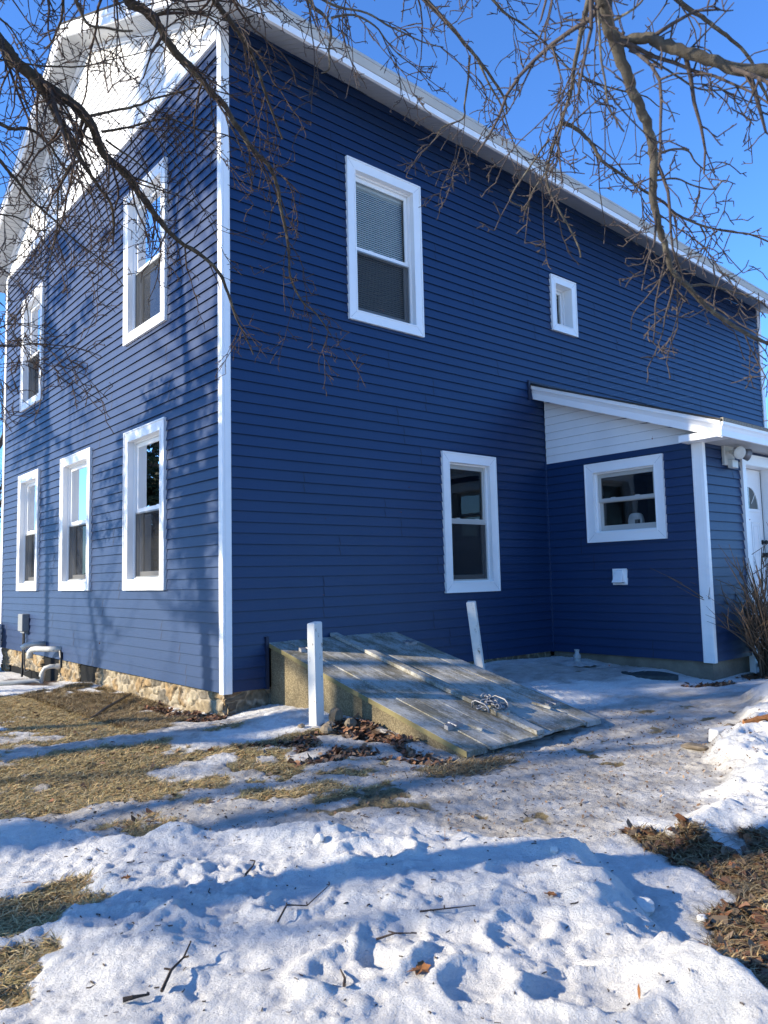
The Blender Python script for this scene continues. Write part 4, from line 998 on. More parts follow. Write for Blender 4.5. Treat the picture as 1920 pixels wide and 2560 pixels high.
# ================================================================== THINGS ON THE WALLS
t_ = thing('vent_hood', (X1, -10.2, 9), 'small white dryer vent hood below the lean-to window', 'vent')
mb = MB(); mb.fr = F_lean; mb.box(-11.15, -9.25, 8.2, 10.1, .0, .24); mb.build('plate', MAT['trim'], t_, bevel=.04)
mb = MB(); mb.fr = F_lean
mb.prism([[(-10.9, 8.5, .24), (-9.5, 8.5, .24), (-9.75, 9.95, .24), (-10.65, 9.95, .24)], [(-10.85, 8.5, 1.0), (-9.55, 8.5, 1.0), (-9.8, 9.85, .36), (-10.6, 9.85, .36)]], None)
mb.build('hood', MAT['trim'], t_, bevel=.03)
mb = MB(); mb.fr = F_lean; mb.box(-10.75, -9.65, 8.42, 8.5, .3, .95); mb.build('flap', MAT['greybox'], t_)
t_ = thing('flood_light', (51.5, Y1, 23), 'white twin-lamp security light beside the entry door', 'flood light')
mb = MB(); mb.fr = F_front; mb.box(50.5, 52.9, 21.3, 24.0, .1, .5); mb.box(51.2, 52.6, 21.0, 21.9, .4, 1.0); mb.build('plate', MAT['pvc'], t_, bevel=.08)
for dx, tgt in ((-.05, (-.55, -.3, .9)), (1.9, (.75, -.25, .65))):
    mb = MB(); mb.fr = F_front; d = Vector(tgt).normalized(); p0 = Vector((51.6+dx*.3, 22.8, .5)); p1 = p0+Vector((dx*.35, 0, .5)); p2_ = p1+d*.4
    mb.tube([p0, p1, p1+d*.3, p1+d*.75, p1+d*1.15, p1+d*1.2], [.16, .2, .35, .62, .72, .66], 18); mb.build('lamp_head', MAT['pvc'] if dx < 0 else MAT['metal'], t_, smooth=False)
    mb = MB(); mb.fr = F_front; mb.tube([p1+d*1.19, p1+d*1.26], [.62, .5], 18); mb.build('lens', MAT['greybox'] if dx > 0 else MAT['pvc'], t_)
t_ = thing('junction_box', (0, 59.2, 4), 'grey utility box with black conduit on the gable siding', 'utility box')
mb = MB(); mb.fr = F_gable; mb.box(58.0, 60.2, 3.1, 5.6, .1, 1.1); mb.box(58.15, 60.05, 2.8, 3.15, .1, .8); mb.build('case', MAT['greybox'], t_, bevel=.1)
mb = MB(); mb.tube([(-.5, 59.4, 3), (-.5, 59.4, .5), (-.55, 59.6, -3.5)], .16, 8); mb.tube([(-.5, 58.9, 3), (-.5, 58.9, .5), (-.6, 58.3, -1.5), (-.8, 57, -2.6), (-.6, 55.5, -2.2)], .10, 8); mb.build('conduit', MAT['black'], t_)
t_ = thing('heat_pump', (-2.6, 76, -3.4), 'grey outdoor unit at the far corner of the gable wall', 'outdoor unit')
mb = MB(); mb.box(-4.2, -1.0, 72.0, 79, -3.2, 4.1); mb.build('case', MAT['greybox'], t_, bevel=.15)
mb = MB(); [mb.box(-4.28, -4.2, 72.5+.0, 78.5, -2.2+.35*k, -2.08+.35*k) for k in range(16)]; mb.build('grille', MAT['black'], t_)
t_ = thing('vent_pipe', (0, 47.5, 1.5), 'pair of white PVC elbow pipes jutting from the gable siding', 'pipe')
def elbow(y0, dy, z, out, name='pipe'):
    mb = MB(); mb.tube([(-.0, y0, z), (-out*.6, y0+dy*.4, z+.02), (-out, y0+dy, z), (-out-.35, y0+dy*1.15, z-.12), (-out-.55, y0+dy*1.25, z-.42), (-out-.58, y0+dy*1.25, z-1.25)], [.35, .35, .38, .4, .4, .42], 16)
    mb.build(name, MAT['pvc'], t_, smooth=True)
elbow(43.6, 3.4, 1.35, 2.2); 
mb = MB(); mb.tube([(0, 50.4, 1.7), (-1.6, 50.9, 1.7), (-2.4, 51.2, 1.55), (-2.8, 51.4, 1.2)], [.35, .35, .38, .38], 16); mb.build('pipe', MAT['pvc'], t_, smooth=True)
mb = MB(); mb.tube([(-.2, 43.4, 1.1), (-.3, 42.9, .3), (-.3, 42.8, -1.0)], [.25, .2, .15], 8); mb.build('bracket', MAT['black'], t_)
t_ = thing('drain_pipe', (-1, 46, -3), 'rust-stained PVC drain pipe running from the foundation over the grass', 'pipe')
mb = MB(); zg = gz(-2.5, 47)
mb.tube([(.4, 44.9, -1.0), (-.9, 45.4, -.95), (-1.45, 45.7, -1.15), (-1.65, 45.9, -1.6), (-1.7, 46.1, zg-.2), (-1.95, 46.3, zg+.25), (-2.5, 46.6, zg+.35), (-8, 49.5, gz(-8, 49.5)+.35), (-14, 52.5, gz(-14, 52.5)+.35)], .30, 12); mb.build('pipe', MAT['pvc'], t_, smooth=True)
mb = MB(); mb.tube([(.2, 44.98, -1.0), (-.25, 45.15, -.99)], .38, 12); mb.tube([(-1.68, 46.0, -1.75), (-1.7, 46.08, -2.2)], .37, 12); mb.build('coupling', MAT['pvc'], t_)
# white bottle on the sill inside the lean-to window
t_ = thing('plastic_jug', (X1+1.2, -11.6, 14.9), 'white plastic jug on the sill behind the lean-to window', 'jug')
mb = MB(); cx_, cy_, zz = X1+1.7, -11.55, 14.3
def rr_(w_, d_, z, n=16): return [(cx_+d_*math.copysign(abs(math.cos(a))**.5, math.cos(a)), cy_+w_*math.copysign(abs(math.sin(a))**.5, math.sin(a)), z) for a in [6.2832*k/n for k in range(n)]]
mb.prism([rr_(.95, .4, zz), rr_(1.0, .42, zz+.3), rr_(.95, .42, zz+1.5), rr_(.8, .38, zz+2.0), rr_(.55, .3, zz+2.25), rr_(.2, .15, zz+2.3)], None); mb.build('body', MAT['dulldisc'], t_)
mb = MB(); mb.box(cx_-.46, cx_-.42, cy_-.75, cy_-.1, zz+.6, zz+1.5); mb.build('label', MAT['black'], t_)
mb = MB(); mb.box(X1+.95, X1+2.6, -15.6, -6.9, 14.1, 14.3); sh = mb.build('sill_board', MAT['trim'], house)
# ================================================================== SHRUB
sh = thing('shrub', (53.6, -23.6, -2), 'bare many-stemmed shrub in front of the entry door', 'shrub')
rs = random.Random(21)
class Tubes:
    """fast accumulation of thin tapering tubes"""
    def __init__(s): s.V = []; s.F = []; s.n = 0
    def add(s, pts, rads, k=4):
        p = np.asarray(pts, float); r = np.asarray(rads, float); m = len(p)
        t = np.empty_like(p); t[1:-1] = p[2:]-p[:-2]; t[0] = p[1]-p[0]; t[-1] = p[-1]-p[-2]
        t /= np.linalg.norm(t, axis=1)[:, None]+1e-9
        ref = np.array([.31, .17, .93]) if abs(t[0, 2]) < .8 else np.array([.93, .31, .17])
        a = np.cross(t, ref); a /= np.linalg.norm(a, axis=1)[:, None]+1e-9; b = np.cross(t, a)
        an = np.arange(k)*2*np.pi/k
        ring = p[:, None, :]+(a[:, None, :]*np.cos(an)[None, :, None]+b[:, None, :]*np.sin(an)[None, :, None])*r[:, None, None]
        s.V.append(ring.reshape(-1, 3)); i = np.arange(m-1)[:, None]*k+np.arange(k)[None]; j = np.arange(m-1)[:, None]*k+(np.arange(k)[None]+1) % k
        s.F.append(np.stack([i, j, j+k, i+k], -1).reshape(-1, 4)+s.n); s.n += m*k
    def build(s, name, m, parent=None, smooth=True):
        return raw(name, np.concatenate(s.V), np.concatenate(s.F), m, parent, smooth)
T = Tubes()
for i in range(85):
    bx, by = 54.4+rs.gauss(0, .9), -23.4+rs.gauss(0, .55); h = rs.uniform(6, 15.5)
    dirx, diry = rs.gauss(-.15, .55)-.12*(bx < 54), rs.gauss(0, .35); pts = []; px_, py_, pz_ = bx, by, gz(bx, by)-.2; vx, vy, vz = dirx*.35, diry*.4, 1.0
    n = 7; st = h/n
    for k in range(n+1):
        pts.append((px_, py_, pz_)); vx += rs.gauss(dirx*.10, .07); vy += rs.gauss(diry*.08, .06); px_ += vx*st*.8; py_ += vy*st*.8; pz_ += st*max(.25, vz-.25*abs(vx))
    r0 = rs.uniform(.06, .15); T.add(pts, [r0*(1-.7*k/n) for k in range(n+1)], 5)
    for q in range(rs.randint(2, 6)):
        k = rs.randint(2, n-1); b0 = np.array(pts[k]); d = np.array([rs.gauss(dirx, .6), rs.gauss(0, .5), rs.uniform(.5, 1.1)]); L = rs.uniform(1.5, 4.5)
        T.add([b0, b0+d*L*.5, b0+d*L+np.array([rs.gauss(0, .3), rs.gauss(0, .3), .3])], [.05, .038, .018], 4)
for i in range(16):   # whips reaching left across the corner post
    b0 = np.array([53.0+rs.gauss(0, .5), -23.6, rs.uniform(0, 5)]); d = np.array([-rs.uniform(.6, 1.1), rs.gauss(-.1, .25), rs.uniform(.1, .9)]); L = rs.uniform(3, 7)
    T.add([b0, b0+d*L*.5+np.array([0, 0, .3]), b0+d*L], [.05, .035, .015], 4)
T.build('stem', MAT['stem'], sh)

# ================================================================== TREES
LIMBS_L = [
[[-26.13,-32.01,29.06,0.243],[-25.62,-31.92,28.66,0.225],[-25.0,-31.92,28.31,0.212],[-24.28,-32.01,28.0,0.2],[-23.64,-32.04,27.73,0.189],[-23.03,-32.04,27.39,0.178],[-22.65,-31.83,26.99,0.167],[-22.25,-31.62,26.44,0.157],[-21.71,-31.56,26.18,0.146],[-21.16,-31.51,25.79,0.136],[-20.65,-31.41,25.38,0.125],[-20.18,-31.28,24.96,0.115],[-19.59,-31.23,24.46,0.104],[-18.95,-31.24,24.0,0.093],[-17.97,-31.53,23.45,0.083],[-17.25,-31.6,22.9,0.072],[-16.77,-31.44,22.19,0.061],[-16.28,-31.26,21.26,0.05],[-15.8,-31.12,20.65,0.038],[-15.25,-31.01,19.82,0.027]],
[[-25.06,-32.16,28.15,0.175],[-24.53,-32.09,27.6,0.153],[-24.12,-31.92,27.09,0.138],[-23.77,-31.73,26.81,0.124],[-23.4,-31.54,26.45,0.11],[-23.03,-31.35,26.02,0.097],[-22.65,-31.17,25.76,0.084],[-22.27,-31.0,25.43,0.071],[-21.73,-30.94,24.89,0.058],[-21.47,-30.62,24.21,0.046],[-21.36,-30.18,23.58,0.033]],
[[-22.93,-34.94,30.81,0.186],[-22.54,-34.88,30.55,0.174],[-21.98,-34.99,30.45,0.165],[-21.59,-34.94,30.29,0.157],[-21.23,-34.85,29.88,0.149],[-20.77,-34.83,29.52,0.142],[-20.27,-34.87,29.21,0.135],[-19.8,-34.87,28.89,0.128],[-19.32,-34.88,28.49,0.122],[-18.79,-34.93,28.15,0.115],[-18.4,-34.86,27.74,0.108],[-17.96,-34.84,27.38,0.101],[-17.58,-34.75,27.02,0.095],[-17.08,-34.79,26.71,0.088],[-16.62,-34.78,26.39,0.081],[-16.25,-34.67,25.79,0.075],[-15.97,-34.47,25.06,0.068],[-15.64,-34.31,24.37,0.061],[-15.35,-34.1,23.47,0.054],[-15.11,-33.84,22.55,0.047],[-14.55,-33.85,21.61,0.04],[-13.89,-33.99,21.13,0.033],[-13.22,-34.12,20.29,0.026]],
[[-19.92,-36.24,31.28,0.126],[-19.65,-35.9,31.36,0.111],[-19.02,-35.81,31.03,0.1],[-18.55,-35.61,30.9,0.09],[-18.06,-35.41,30.67,0.08],[-17.66,-35.17,30.63,0.071],[-17.13,-34.95,29.88,0.062],[-16.7,-34.68,29.45,0.052],[-16.16,-34.47,28.76,0.043],[-15.69,-34.23,28.29,0.034]],
[[-23.15,-32.37,27.28,0.06],[-22.33,-32.82,27.6,0.053],[-21.6,-33.2,27.9,0.047],[-20.96,-33.51,28.33,0.042],[-20.21,-33.91,28.64,0.037],[-19.64,-34.14,28.95,0.033],[-18.91,-34.49,28.94,0.028],[-18.26,-34.75,28.87,0.024]],
[[-22.58,-32.17,26.98,0.054],[-21.61,-32.6,27.34,0.046],[-20.76,-32.93,27.78,0.04],[-20.14,-33.04,28.03,0.035],[-19.24,-33.35,27.82,0.03],[-18.13,-33.84,27.73,0.025],[-17.5,-33.91,27.44,0.02]],
[[-21.72,-35.25,30.29,0.051],[-21.28,-35.52,30.53,0.042],[-20.65,-35.93,30.53,0.035],[-20.15,-36.22,30.47,0.029],[-19.54,-36.58,30.29,0.024],[-18.77,-37.14,30.52,0.019]],
[[-25.83,-32.81,28.01,0.042],[-25.33,-33.13,27.93,0.036],[-24.65,-33.61,27.9,0.032],[-23.89,-34.17,27.95,0.028],[-23.26,-34.64,28.18,0.024],[-22.62,-35.11,28.39,0.021],[-21.99,-35.59,28.65,0.018],[-21.53,-35.93,29.03,0.014]],
[[-25.97,-30.59,26.9,0.074],[-25.37,-30.64,26.78,0.066],[-24.81,-30.7,26.97,0.06],[-24.43,-30.59,26.98,0.054],[-23.99,-30.5,26.79,0.049],[-23.68,-30.3,26.53,0.044],[-23.26,-30.17,26.13,0.039],[-22.75,-30.14,25.85,0.034],[-22.21,-30.1,25.42,0.029],[-21.76,-29.97,24.72,0.025]],
[[-22.88,-30.53,26.44,0.071],[-23.08,-30.18,26.32,0.061],[-23.18,-29.9,26.01,0.054],[-23.32,-29.56,25.56,0.047],[-23.28,-29.37,25.04,0.04],[-23.23,-29.14,24.12,0.034],[-23.27,-28.88,23.52,0.028],[-23.35,-28.56,22.79,0.022],[-23.49,-28.2,22.18,0.016]],
[[-26.35,-32.63,24.5,0.062],[-25.86,-32.35,24.21,0.056],[-25.45,-32.02,24.07,0.051],[-24.94,-31.76,23.73,0.047],[-24.46,-31.49,23.56,0.044],[-23.98,-31.23,23.43,0.04],[-23.38,-31.04,23.09,0.036],[-22.82,-30.84,22.87,0.032],[-22.15,-30.72,22.63,0.028],[-21.45,-30.61,22.18,0.024],[-20.94,-30.34,21.84,0.02]],
[[-26.31,-32.43,22.49,0.034],[-25.7,-32.68,22.46,0.029],[-25.3,-32.75,22.32,0.025],[-24.93,-32.78,22.13,0.021],[-24.48,-32.93,22.44,0.018],[-24.04,-33.11,23.04,0.014]],
[[-26.24,-32.27,20.54,0.028],[-25.92,-32.23,20.75,0.023],[-25.52,-32.29,21.13,0.02],[-25.04,-32.45,21.8,0.017],[-24.81,-32.37,22.31,0.014]],
[[-21.74,-33.24,27.88,0.03],[-21.24,-33.27,27.49,0.027],[-20.82,-33.21,27.02,0.025],[-20.5,-33.09,26.73,0.023],[-19.97,-33.11,26.17,0.021],[-19.48,-33.11,25.73,0.019],[-19.09,-33.02,25.08,0.017],[-18.48,-33.1,24.48,0.015],[-18.08,-33.03,24.01,0.013]],
[[-22.43,-32.26,26.67,0.046],[-21.93,-32.28,26.45,0.04],[-21.37,-32.35,26.22,0.035],[-20.85,-32.38,25.85,0.031],[-20.42,-32.3,25.22,0.027],[-20.27,-31.98,24.59,0.024],[-20.08,-31.69,23.93,0.02],[-20.08,-31.22,23.14,0.016]],
[[-27.07,-36.46,17.16,0.023],[-26.78,-36.29,17.4,0.02],[-26.51,-36.12,17.72,0.017],[-26.29,-35.9,18.03,0.015],[-26.08,-35.69,18.43,0.012],[-25.87,-35.47,18.82,0.01],[-25.64,-35.25,19.03,0.008]],
[[-27.05,-36.42,16.67,0.029],[-26.79,-36.38,16.73,0.026],[-26.48,-36.39,16.8,0.023],[-26.19,-36.38,16.89,0.021],[-26.0,-36.29,16.99,0.019],[-25.7,-36.28,16.96,0.017],[-25.32,-36.34,16.94,0.015],[-24.98,-36.38,17.05,0.013],[-24.68,-36.4,17.23,0.011],[-24.45,-36.36,17.56,0.009],[-24.29,-36.28,17.95,0.008]],
[[-26.7,-36.15,17.46,0.021],[-26.36,-36.18,17.55,0.017],[-26.07,-36.18,17.63,0.014],[-25.85,-36.12,17.82,0.012],[-25.63,-36.08,18.06,0.009],[-25.51,-35.95,18.38,0.007]],
[[-26.65,-36.19,17.42,0.018],[-26.47,-35.99,17.26,0.015],[-26.26,-35.82,17.08,0.013],[-26.05,-35.66,17.01,0.011],[-25.77,-35.56,16.91,0.01],[-25.46,-35.47,16.78,0.008],[-25.05,-35.48,16.64,0.006]],
[[-24.45,-33.65,30.86,0.057],[-24.45,-33.39,30.03,0.046],[-24.52,-33.11,29.6,0.037],[-24.65,-32.8,29.23,0.029],[-24.79,-32.51,29.14,0.022]],
[[-26.76,-34.05,28.54,0.04],[-26.25,-33.82,28.47,0.032],[-25.76,-33.54,28.1,0.025],[-25.3,-33.23,27.76,0.02],[-24.75,-33.02,27.51,0.014]],
[[-28.22,-46.42,20.67,0.044],[-28.1,-46.4,20.46,0.038],[-27.97,-46.38,20.25,0.034],[-27.84,-46.37,20.19,0.03],[-27.6,-46.46,20.21,0.026],[-27.36,-46.56,20.21,0.023],[-27.14,-46.64,20.26,0.019]]]
LIMBS_R = [
[[-18.44,-39.98,29.88,0.076],[-18.12,-39.99,29.45,0.063],[-17.71,-40.09,29.22,0.053],[-17.42,-40.07,28.77,0.045],[-17.37,-39.84,28.32,0.037],[-17.23,-39.68,27.75,0.029],[-17.35,-39.35,27.69,0.021]],
[[-17.72,-40.48,28.92,0.048],[-17.03,-40.88,29.13,0.04],[-16.36,-41.2,28.84,0.034],[-15.93,-41.3,28.44,0.029],[-15.46,-41.44,28.04,0.024],[-14.99,-41.59,27.8,0.019],[-14.46,-41.78,27.43,0.014]],
[[-20.49,-43.15,26.68,0.047],[-19.77,-43.51,26.41,0.04],[-19.01,-43.93,26.33,0.035],[-18.45,-44.16,26.1,0.031],[-17.97,-44.34,25.97,0.026],[-17.36,-44.61,25.78,0.022],[-16.79,-44.88,25.73,0.018]],
[[-16.85,-43.79,28.25,0.083],[-16.06,-43.86,27.94,0.073],[-15.39,-43.85,27.72,0.066],[-14.7,-43.84,27.42,0.06],[-14.04,-43.81,27.21,0.054],[-13.36,-43.78,26.88,0.048],[-12.66,-43.76,26.41,0.042],[-12.24,-43.52,26.09,0.036]],
[[-14.76,-44.1,26.84,0.046],[-14.53,-43.78,26.2,0.04],[-14.35,-43.43,25.65,0.035],[-14.14,-43.14,25.36,0.03],[-14.41,-42.46,25.29,0.026],[-14.38,-42.02,25.09,0.022],[-14.45,-41.49,24.83,0.018]],
[[-15.85,-45.86,27.34,0.049],[-15.23,-46.07,26.85,0.041],[-14.66,-46.27,26.66,0.035],[-13.9,-46.59,26.14,0.029],[-13.35,-46.75,25.72,0.024],[-12.93,-46.83,25.52,0.019]],
[[-14.58,-44.24,26.77,0.04],[-14.05,-44.34,25.92,0.033],[-13.61,-44.39,25.46,0.027],[-13.2,-44.38,24.64,0.023],[-12.85,-44.37,24.16,0.018],[-12.41,-44.45,23.9,0.014]],
[[-19.91,-52.27,21.33,0.143],[-19.62,-52.14,21.08,0.134],[-19.33,-52.02,20.88,0.128],[-18.98,-51.95,20.71,0.123],[-18.57,-51.91,20.34,0.117],[-18.21,-51.84,20.06,0.112],[-17.81,-51.8,19.77,0.107],[-17.41,-51.75,19.38,0.102],[-17.1,-51.63,19.06,0.097],[-16.84,-51.45,18.61,0.092],[-16.59,-51.29,18.34,0.087],[-16.23,-51.19,17.85,0.082],[-15.85,-51.13,17.43,0.076],[-15.45,-51.06,16.99,0.071],[-14.9,-51.16,16.7,0.066],[-14.3,-51.27,16.31,0.06],[-13.63,-51.46,16.0,0.054],[-12.92,-51.69,15.71,0.049],[-12.27,-51.88,15.56,0.043],[-11.64,-52.06,15.4,0.037]],
[[-18.83,-51.81,20.82,0.11],[-18.72,-52.07,20.82,0.116],[-18.52,-52.4,20.77,0.119],[-18.38,-52.66,20.55,0.123],[-18.14,-53.0,20.3,0.125],[-17.79,-53.43,19.99,0.128],[-17.5,-53.81,19.75,0.131],[-17.2,-54.22,19.62,0.133],[-16.96,-54.58,19.46,0.135]],
[[-17.58,-50.55,23.54,0.062],[-17.45,-50.24,23.09,0.058],[-17.28,-49.95,22.67,0.055],[-17.12,-49.66,22.22,0.052],[-16.91,-49.44,21.97,0.05],[-16.73,-49.19,21.8,0.047],[-16.59,-48.92,21.62,0.045],[-16.38,-48.71,21.57,0.042]],
[[-16.38,-48.71,21.57,0.063],[-16.08,-48.87,21.51,0.059],[-15.8,-48.99,21.32,0.055],[-15.55,-49.08,21.08,0.052],[-15.3,-49.16,20.74,0.049],[-15.02,-49.29,20.54,0.046],[-14.62,-49.5,20.29,0.043],[-14.19,-49.74,19.98,0.04],[-13.75,-49.99,19.73,0.037],[-13.39,-50.17,19.42,0.035],[-12.87,-50.49,19.16,0.032],[-12.25,-50.9,18.99,0.03],[-11.63,-51.33,18.91,0.027],[-11.16,-51.62,18.73,0.025],[-10.78,-51.83,18.61,0.022]],
[[-16.38,-48.71,21.57,0.042],[-16.37,-48.52,21.28,0.039],[-16.36,-48.32,20.94,0.036],[-16.35,-48.12,20.45,0.033],[-16.16,-48.07,20.04,0.031],[-15.86,-48.11,19.63,0.029],[-15.49,-48.21,19.11,0.026],[-15.18,-48.25,18.64,0.024],[-15.03,-48.19,18.45,0.022]],
[[-16.61,-48.47,21.16,0.032],[-16.74,-48.21,20.85,0.029],[-16.84,-47.98,20.53,0.028],[-16.94,-47.76,20.26,0.026],[-17.04,-47.53,19.94,0.024],[-17.0,-47.42,19.75,0.023],[-16.61,-47.63,19.59,0.022]],
[[-16.65,-48.34,20.3,0.026],[-16.78,-47.96,19.84,0.023],[-16.71,-47.77,19.65,0.021],[-16.64,-47.59,19.5,0.019]],
[[-14.34,-50.83,24.93,0.069],[-13.71,-51.01,24.7,0.063],[-13.18,-51.13,24.64,0.058],[-12.61,-51.27,24.48,0.054],[-12.06,-51.39,24.36,0.05],[-11.43,-51.56,24.04,0.046],[-10.97,-51.58,23.61,0.042],[-10.51,-51.6,23.22,0.039],[-10.09,-51.6,22.96,0.035]],
[[-16.26,-51.22,19.59,0.033],[-15.74,-51.43,19.82,0.028],[-15.3,-51.55,19.88,0.024],[-14.97,-51.55,19.73,0.02],[-14.54,-51.64,19.61,0.016],[-13.99,-51.87,19.84,0.013]],
[[-16.26,-51.16,18.97,0.029],[-15.68,-51.4,19.11,0.024],[-15.17,-51.57,19.03,0.021],[-14.58,-51.8,19.04,0.018],[-14.24,-51.87,19.35,0.015],[-13.81,-51.98,19.35,0.013]],
[[-18.57,-52.02,20.7,0.034],[-18.16,-52.18,20.64,0.03],[-17.74,-52.33,20.51,0.027],[-17.34,-52.47,20.37,0.024],[-16.91,-52.63,20.23,0.021],[-16.4,-52.88,20.27,0.018],[-15.91,-53.13,20.42,0.016],[-15.53,-53.27,20.47,0.013]],
[[-16.21,-51.11,18.23,0.024],[-15.69,-51.21,18.05,0.017],[-15.31,-51.16,17.61,0.012]],
[[-12.53,-50.41,19.24,0.028],[-12.24,-50.4,18.92,0.021],[-12.22,-50.17,18.66,0.016],[-12.55,-49.67,18.6,0.011]],
[[-14.13,-50.77,17.01,0.036],[-13.67,-51.01,17.09,0.029],[-13.03,-51.37,16.94,0.025],[-12.52,-51.63,16.84,0.02],[-12.11,-51.8,16.69,0.016]],
[[-19.7,-52.37,20.61,0.032],[-19.59,-52.69,20.68,0.026],[-19.61,-52.89,20.69,0.023],[-19.67,-53.07,20.73,0.019]],
[[-20.78,-52.7,20.08,0.026],[-20.67,-52.64,19.69,0.023],[-20.56,-52.58,19.29,0.022],[-20.42,-52.55,18.92,0.02],[-20.29,-52.51,18.55,0.018],[-20.05,-52.57,18.2,0.017],[-19.89,-52.58,18.12,0.015]],
[[-14.48,-47.99,24.2,0.035],[-13.59,-48.21,24.09,0.029],[-12.65,-48.49,24.12,0.025],[-11.85,-48.66,24.2,0.021],[-11.15,-48.71,24.12,0.017],[-10.31,-48.9,24.13,0.013]]]

def smooth_poly(P_, sub=3):
    P_ = np.array(P_, float); out = []
    for i in range(len(P_)-1):
        p0 = P_[max(i-1, 0)]; p1 = P_[i]; p2_ = P_[i+1]; p3 = P_[min(i+2, len(P_)-1)]
        for k in range(sub):
            t_ = k/sub; out.append(.5*((2*p1)+(-p0+p2_)*t_+(2*p0-5*p1+4*p2_-p3)*t_*t_+(-p0+3*p1-3*p2_+p3)*t_**3))
    out.append(P_[-1]); return np.array(out)
def unit(v): return v/(np.linalg.norm(v)+1e-9)
def twig(T, B, p, d, L, r, lvl, R, droop, fruit_p, seg=.42):
    """one twig with knobbly kinks, side twigs and short spurs; B collects fruit spots"""
    n = max(3, int(L/seg)); pts = [p]; step = L/n; d = unit(d); dirs = [d]
    for k in range(n):
        d = unit(d+R.normal(0, .15, 3)+np.array([0, 0, -droop*step*.30])); p = p+d*step; pts.append(p); dirs.append(d)
    T.add(pts, np.maximum(r*(1-.6*np.linspace(0, 1, n+1)), .0155), 4 if r > .04 else 3)
    if lvl > 0:
        for k in range(1, n+1):
            if R.random() < (.62 if lvl > 1 else .5):
                q = unit(dirs[k]*.65+unit(R.normal(0, 1, 3))*.8); l = L*(1-k/n*.6)*R.uniform(.18, .5)
                twig(T, B, pts[k], q, max(.45, l), r*(1-.68*k/n)*.62+.004, lvl-1, R, droop, fruit_p, seg)
    for k in range(1, n+1):      # spurs
        if R.random() < .42:
            q = unit(dirs[k]*.6+unit(R.normal(0, 1, 3))); l = R.uniform(.08, .22)
            T.add([pts[k], pts[k]+q*l], [max(.016, r*.42), .012], 3)
    if lvl <= 1 and R.random() < fruit_p: B.append(pts[-1])
def crab(name, limbs, hub, trunk, barkm, twigm, label, seed, nfruit, density, droop, rscale=1.0):
    R = np.random.default_rng(seed); root = thing(name, trunk[0][:3], label, 'tree', 'crab apple trees at the sides of the view')
    K = Tubes(); T = Tubes(); B = []
    tp = smooth_poly(trunk, 4); rr2 = tp[:, 3].copy(); K.add(tp[:, :3]+R.normal(0, .03, (len(tp), 3)), rr2, 14)
    cp = np.array(CAM)
    for lb in limbs:
        lb = np.array(lb); first = lb[0, :3]
        v = first-cp; sx = v@np.array(R2); sy = v@np.array(U2); sz = v@np.array(f_)
        if abs(sx/sz) > .505 or sy/sz > .675:      # begins outside the picture: carry it on to the trunk
            h = np.array(hub); mid = (h+first)/2+np.array([0, 0, 1.5]); d0 = unit(lb[0, :3]-lb[1, :3]); a1 = first+d0*3
            br = np.array([[*h, lb[0, 3]*1.7], [*mid, lb[0, 3]*1.35], [*a1, lb[0, 3]*1.1]]); lb = np.concatenate([br, lb])
        sp_ = smooth_poly(lb, 4); m = len(sp_); kn = 1+R.normal(0, .06, m); sp_[:, :3] += R.normal(0, 1, (m, 3))*sp_[:, 3:4]*.12
        K.add(sp_[:, :3], sp_[:, 3]*kn, 10 if sp_[0, 3] > .12 else 6)
        seglen = np.linalg.norm(np.diff(sp_[:, :3], axis=0), axis=1); tot = seglen.sum()
        # side branches along the limb
        cum = np.concatenate([[0], np.cumsum(seglen)]); nb = int(tot*density)
        for q in range(nb):
            s_ = R.uniform(.03, 1)*tot; k = min(np.searchsorted(cum, s_), m-1); k = max(k, 1)
            p = sp_[k, :3]; v = p-cp; sz = v@np.array(f_); sx = v@np.array(R2)/max(sz, .1); sy = v@np.array(U2)/max(sz, .1)
            if (abs(sx) > .62 or sy > .85 or sz < 4) and R.random() < .8: continue
            d = unit(sp_[k, :3]-sp_[k-1, :3]); r0 = sp_[k, 3]
            q2 = unit(d*.7+unit(R.normal(0, 1, 3))*.75+np.array([0, 0, -.18*droop])); L = R.uniform(1.2, 4.6)*min(1.35, .55+r0*4)*(.55+.45*sz/25)
            twig(T, B, p, q2, L*rscale, min(r0*.45, R.uniform(.042, .085)), 2, R, droop, .10)
    K.build('trunk', MAT[barkm], root); T.build('crown', MAT[twigm], root)
    R.shuffle(B); B = B[:nfruit]
    me = None
    mb = MB(); n, k_ = 8, 6; vs = []
    for i in range(k_+1):
        th = math.pi*i/k_
        for j in range(n): vs.append((.052*math.sin(th)*math.cos(6.2832*j/n), .052*math.sin(th)*math.sin(6.2832*j/n), .056*math.cos(th)-.22))
    fs = [(i*n+j, (i+1)*n+j, (i+1)*n+(j+1) % n, i*n+(j+1) % n) for i in range(k_) for j in range(n)]; mb.add(vs, fs)
    mb.tube([(0, 0, 0), (.01, 0, -.1), (0, 0, -.18)], .008, 3); o0 = mb.build('fruit', MAT['berry'], root, smooth=True, origin=tuple(root.location/P)); me = o0.data
    base = wpos(root)
    for i, p in enumerate(B[:99]):
        o = o0 if i == 0 else o0.copy()
        if i: C.objects.link(o)
        o.parent = root; o.location = Vector([float(x) for x in p])*P-base; o.rotation_euler = (R.normal(0, .5), R.normal(0, .5), R.uniform(0, 6)); s_ = R.uniform(.7, 1.25); o.scale = (s_, s_, s_)
    print(name, 'tubes', T.n, 'fruit spots', len(B))
    return root
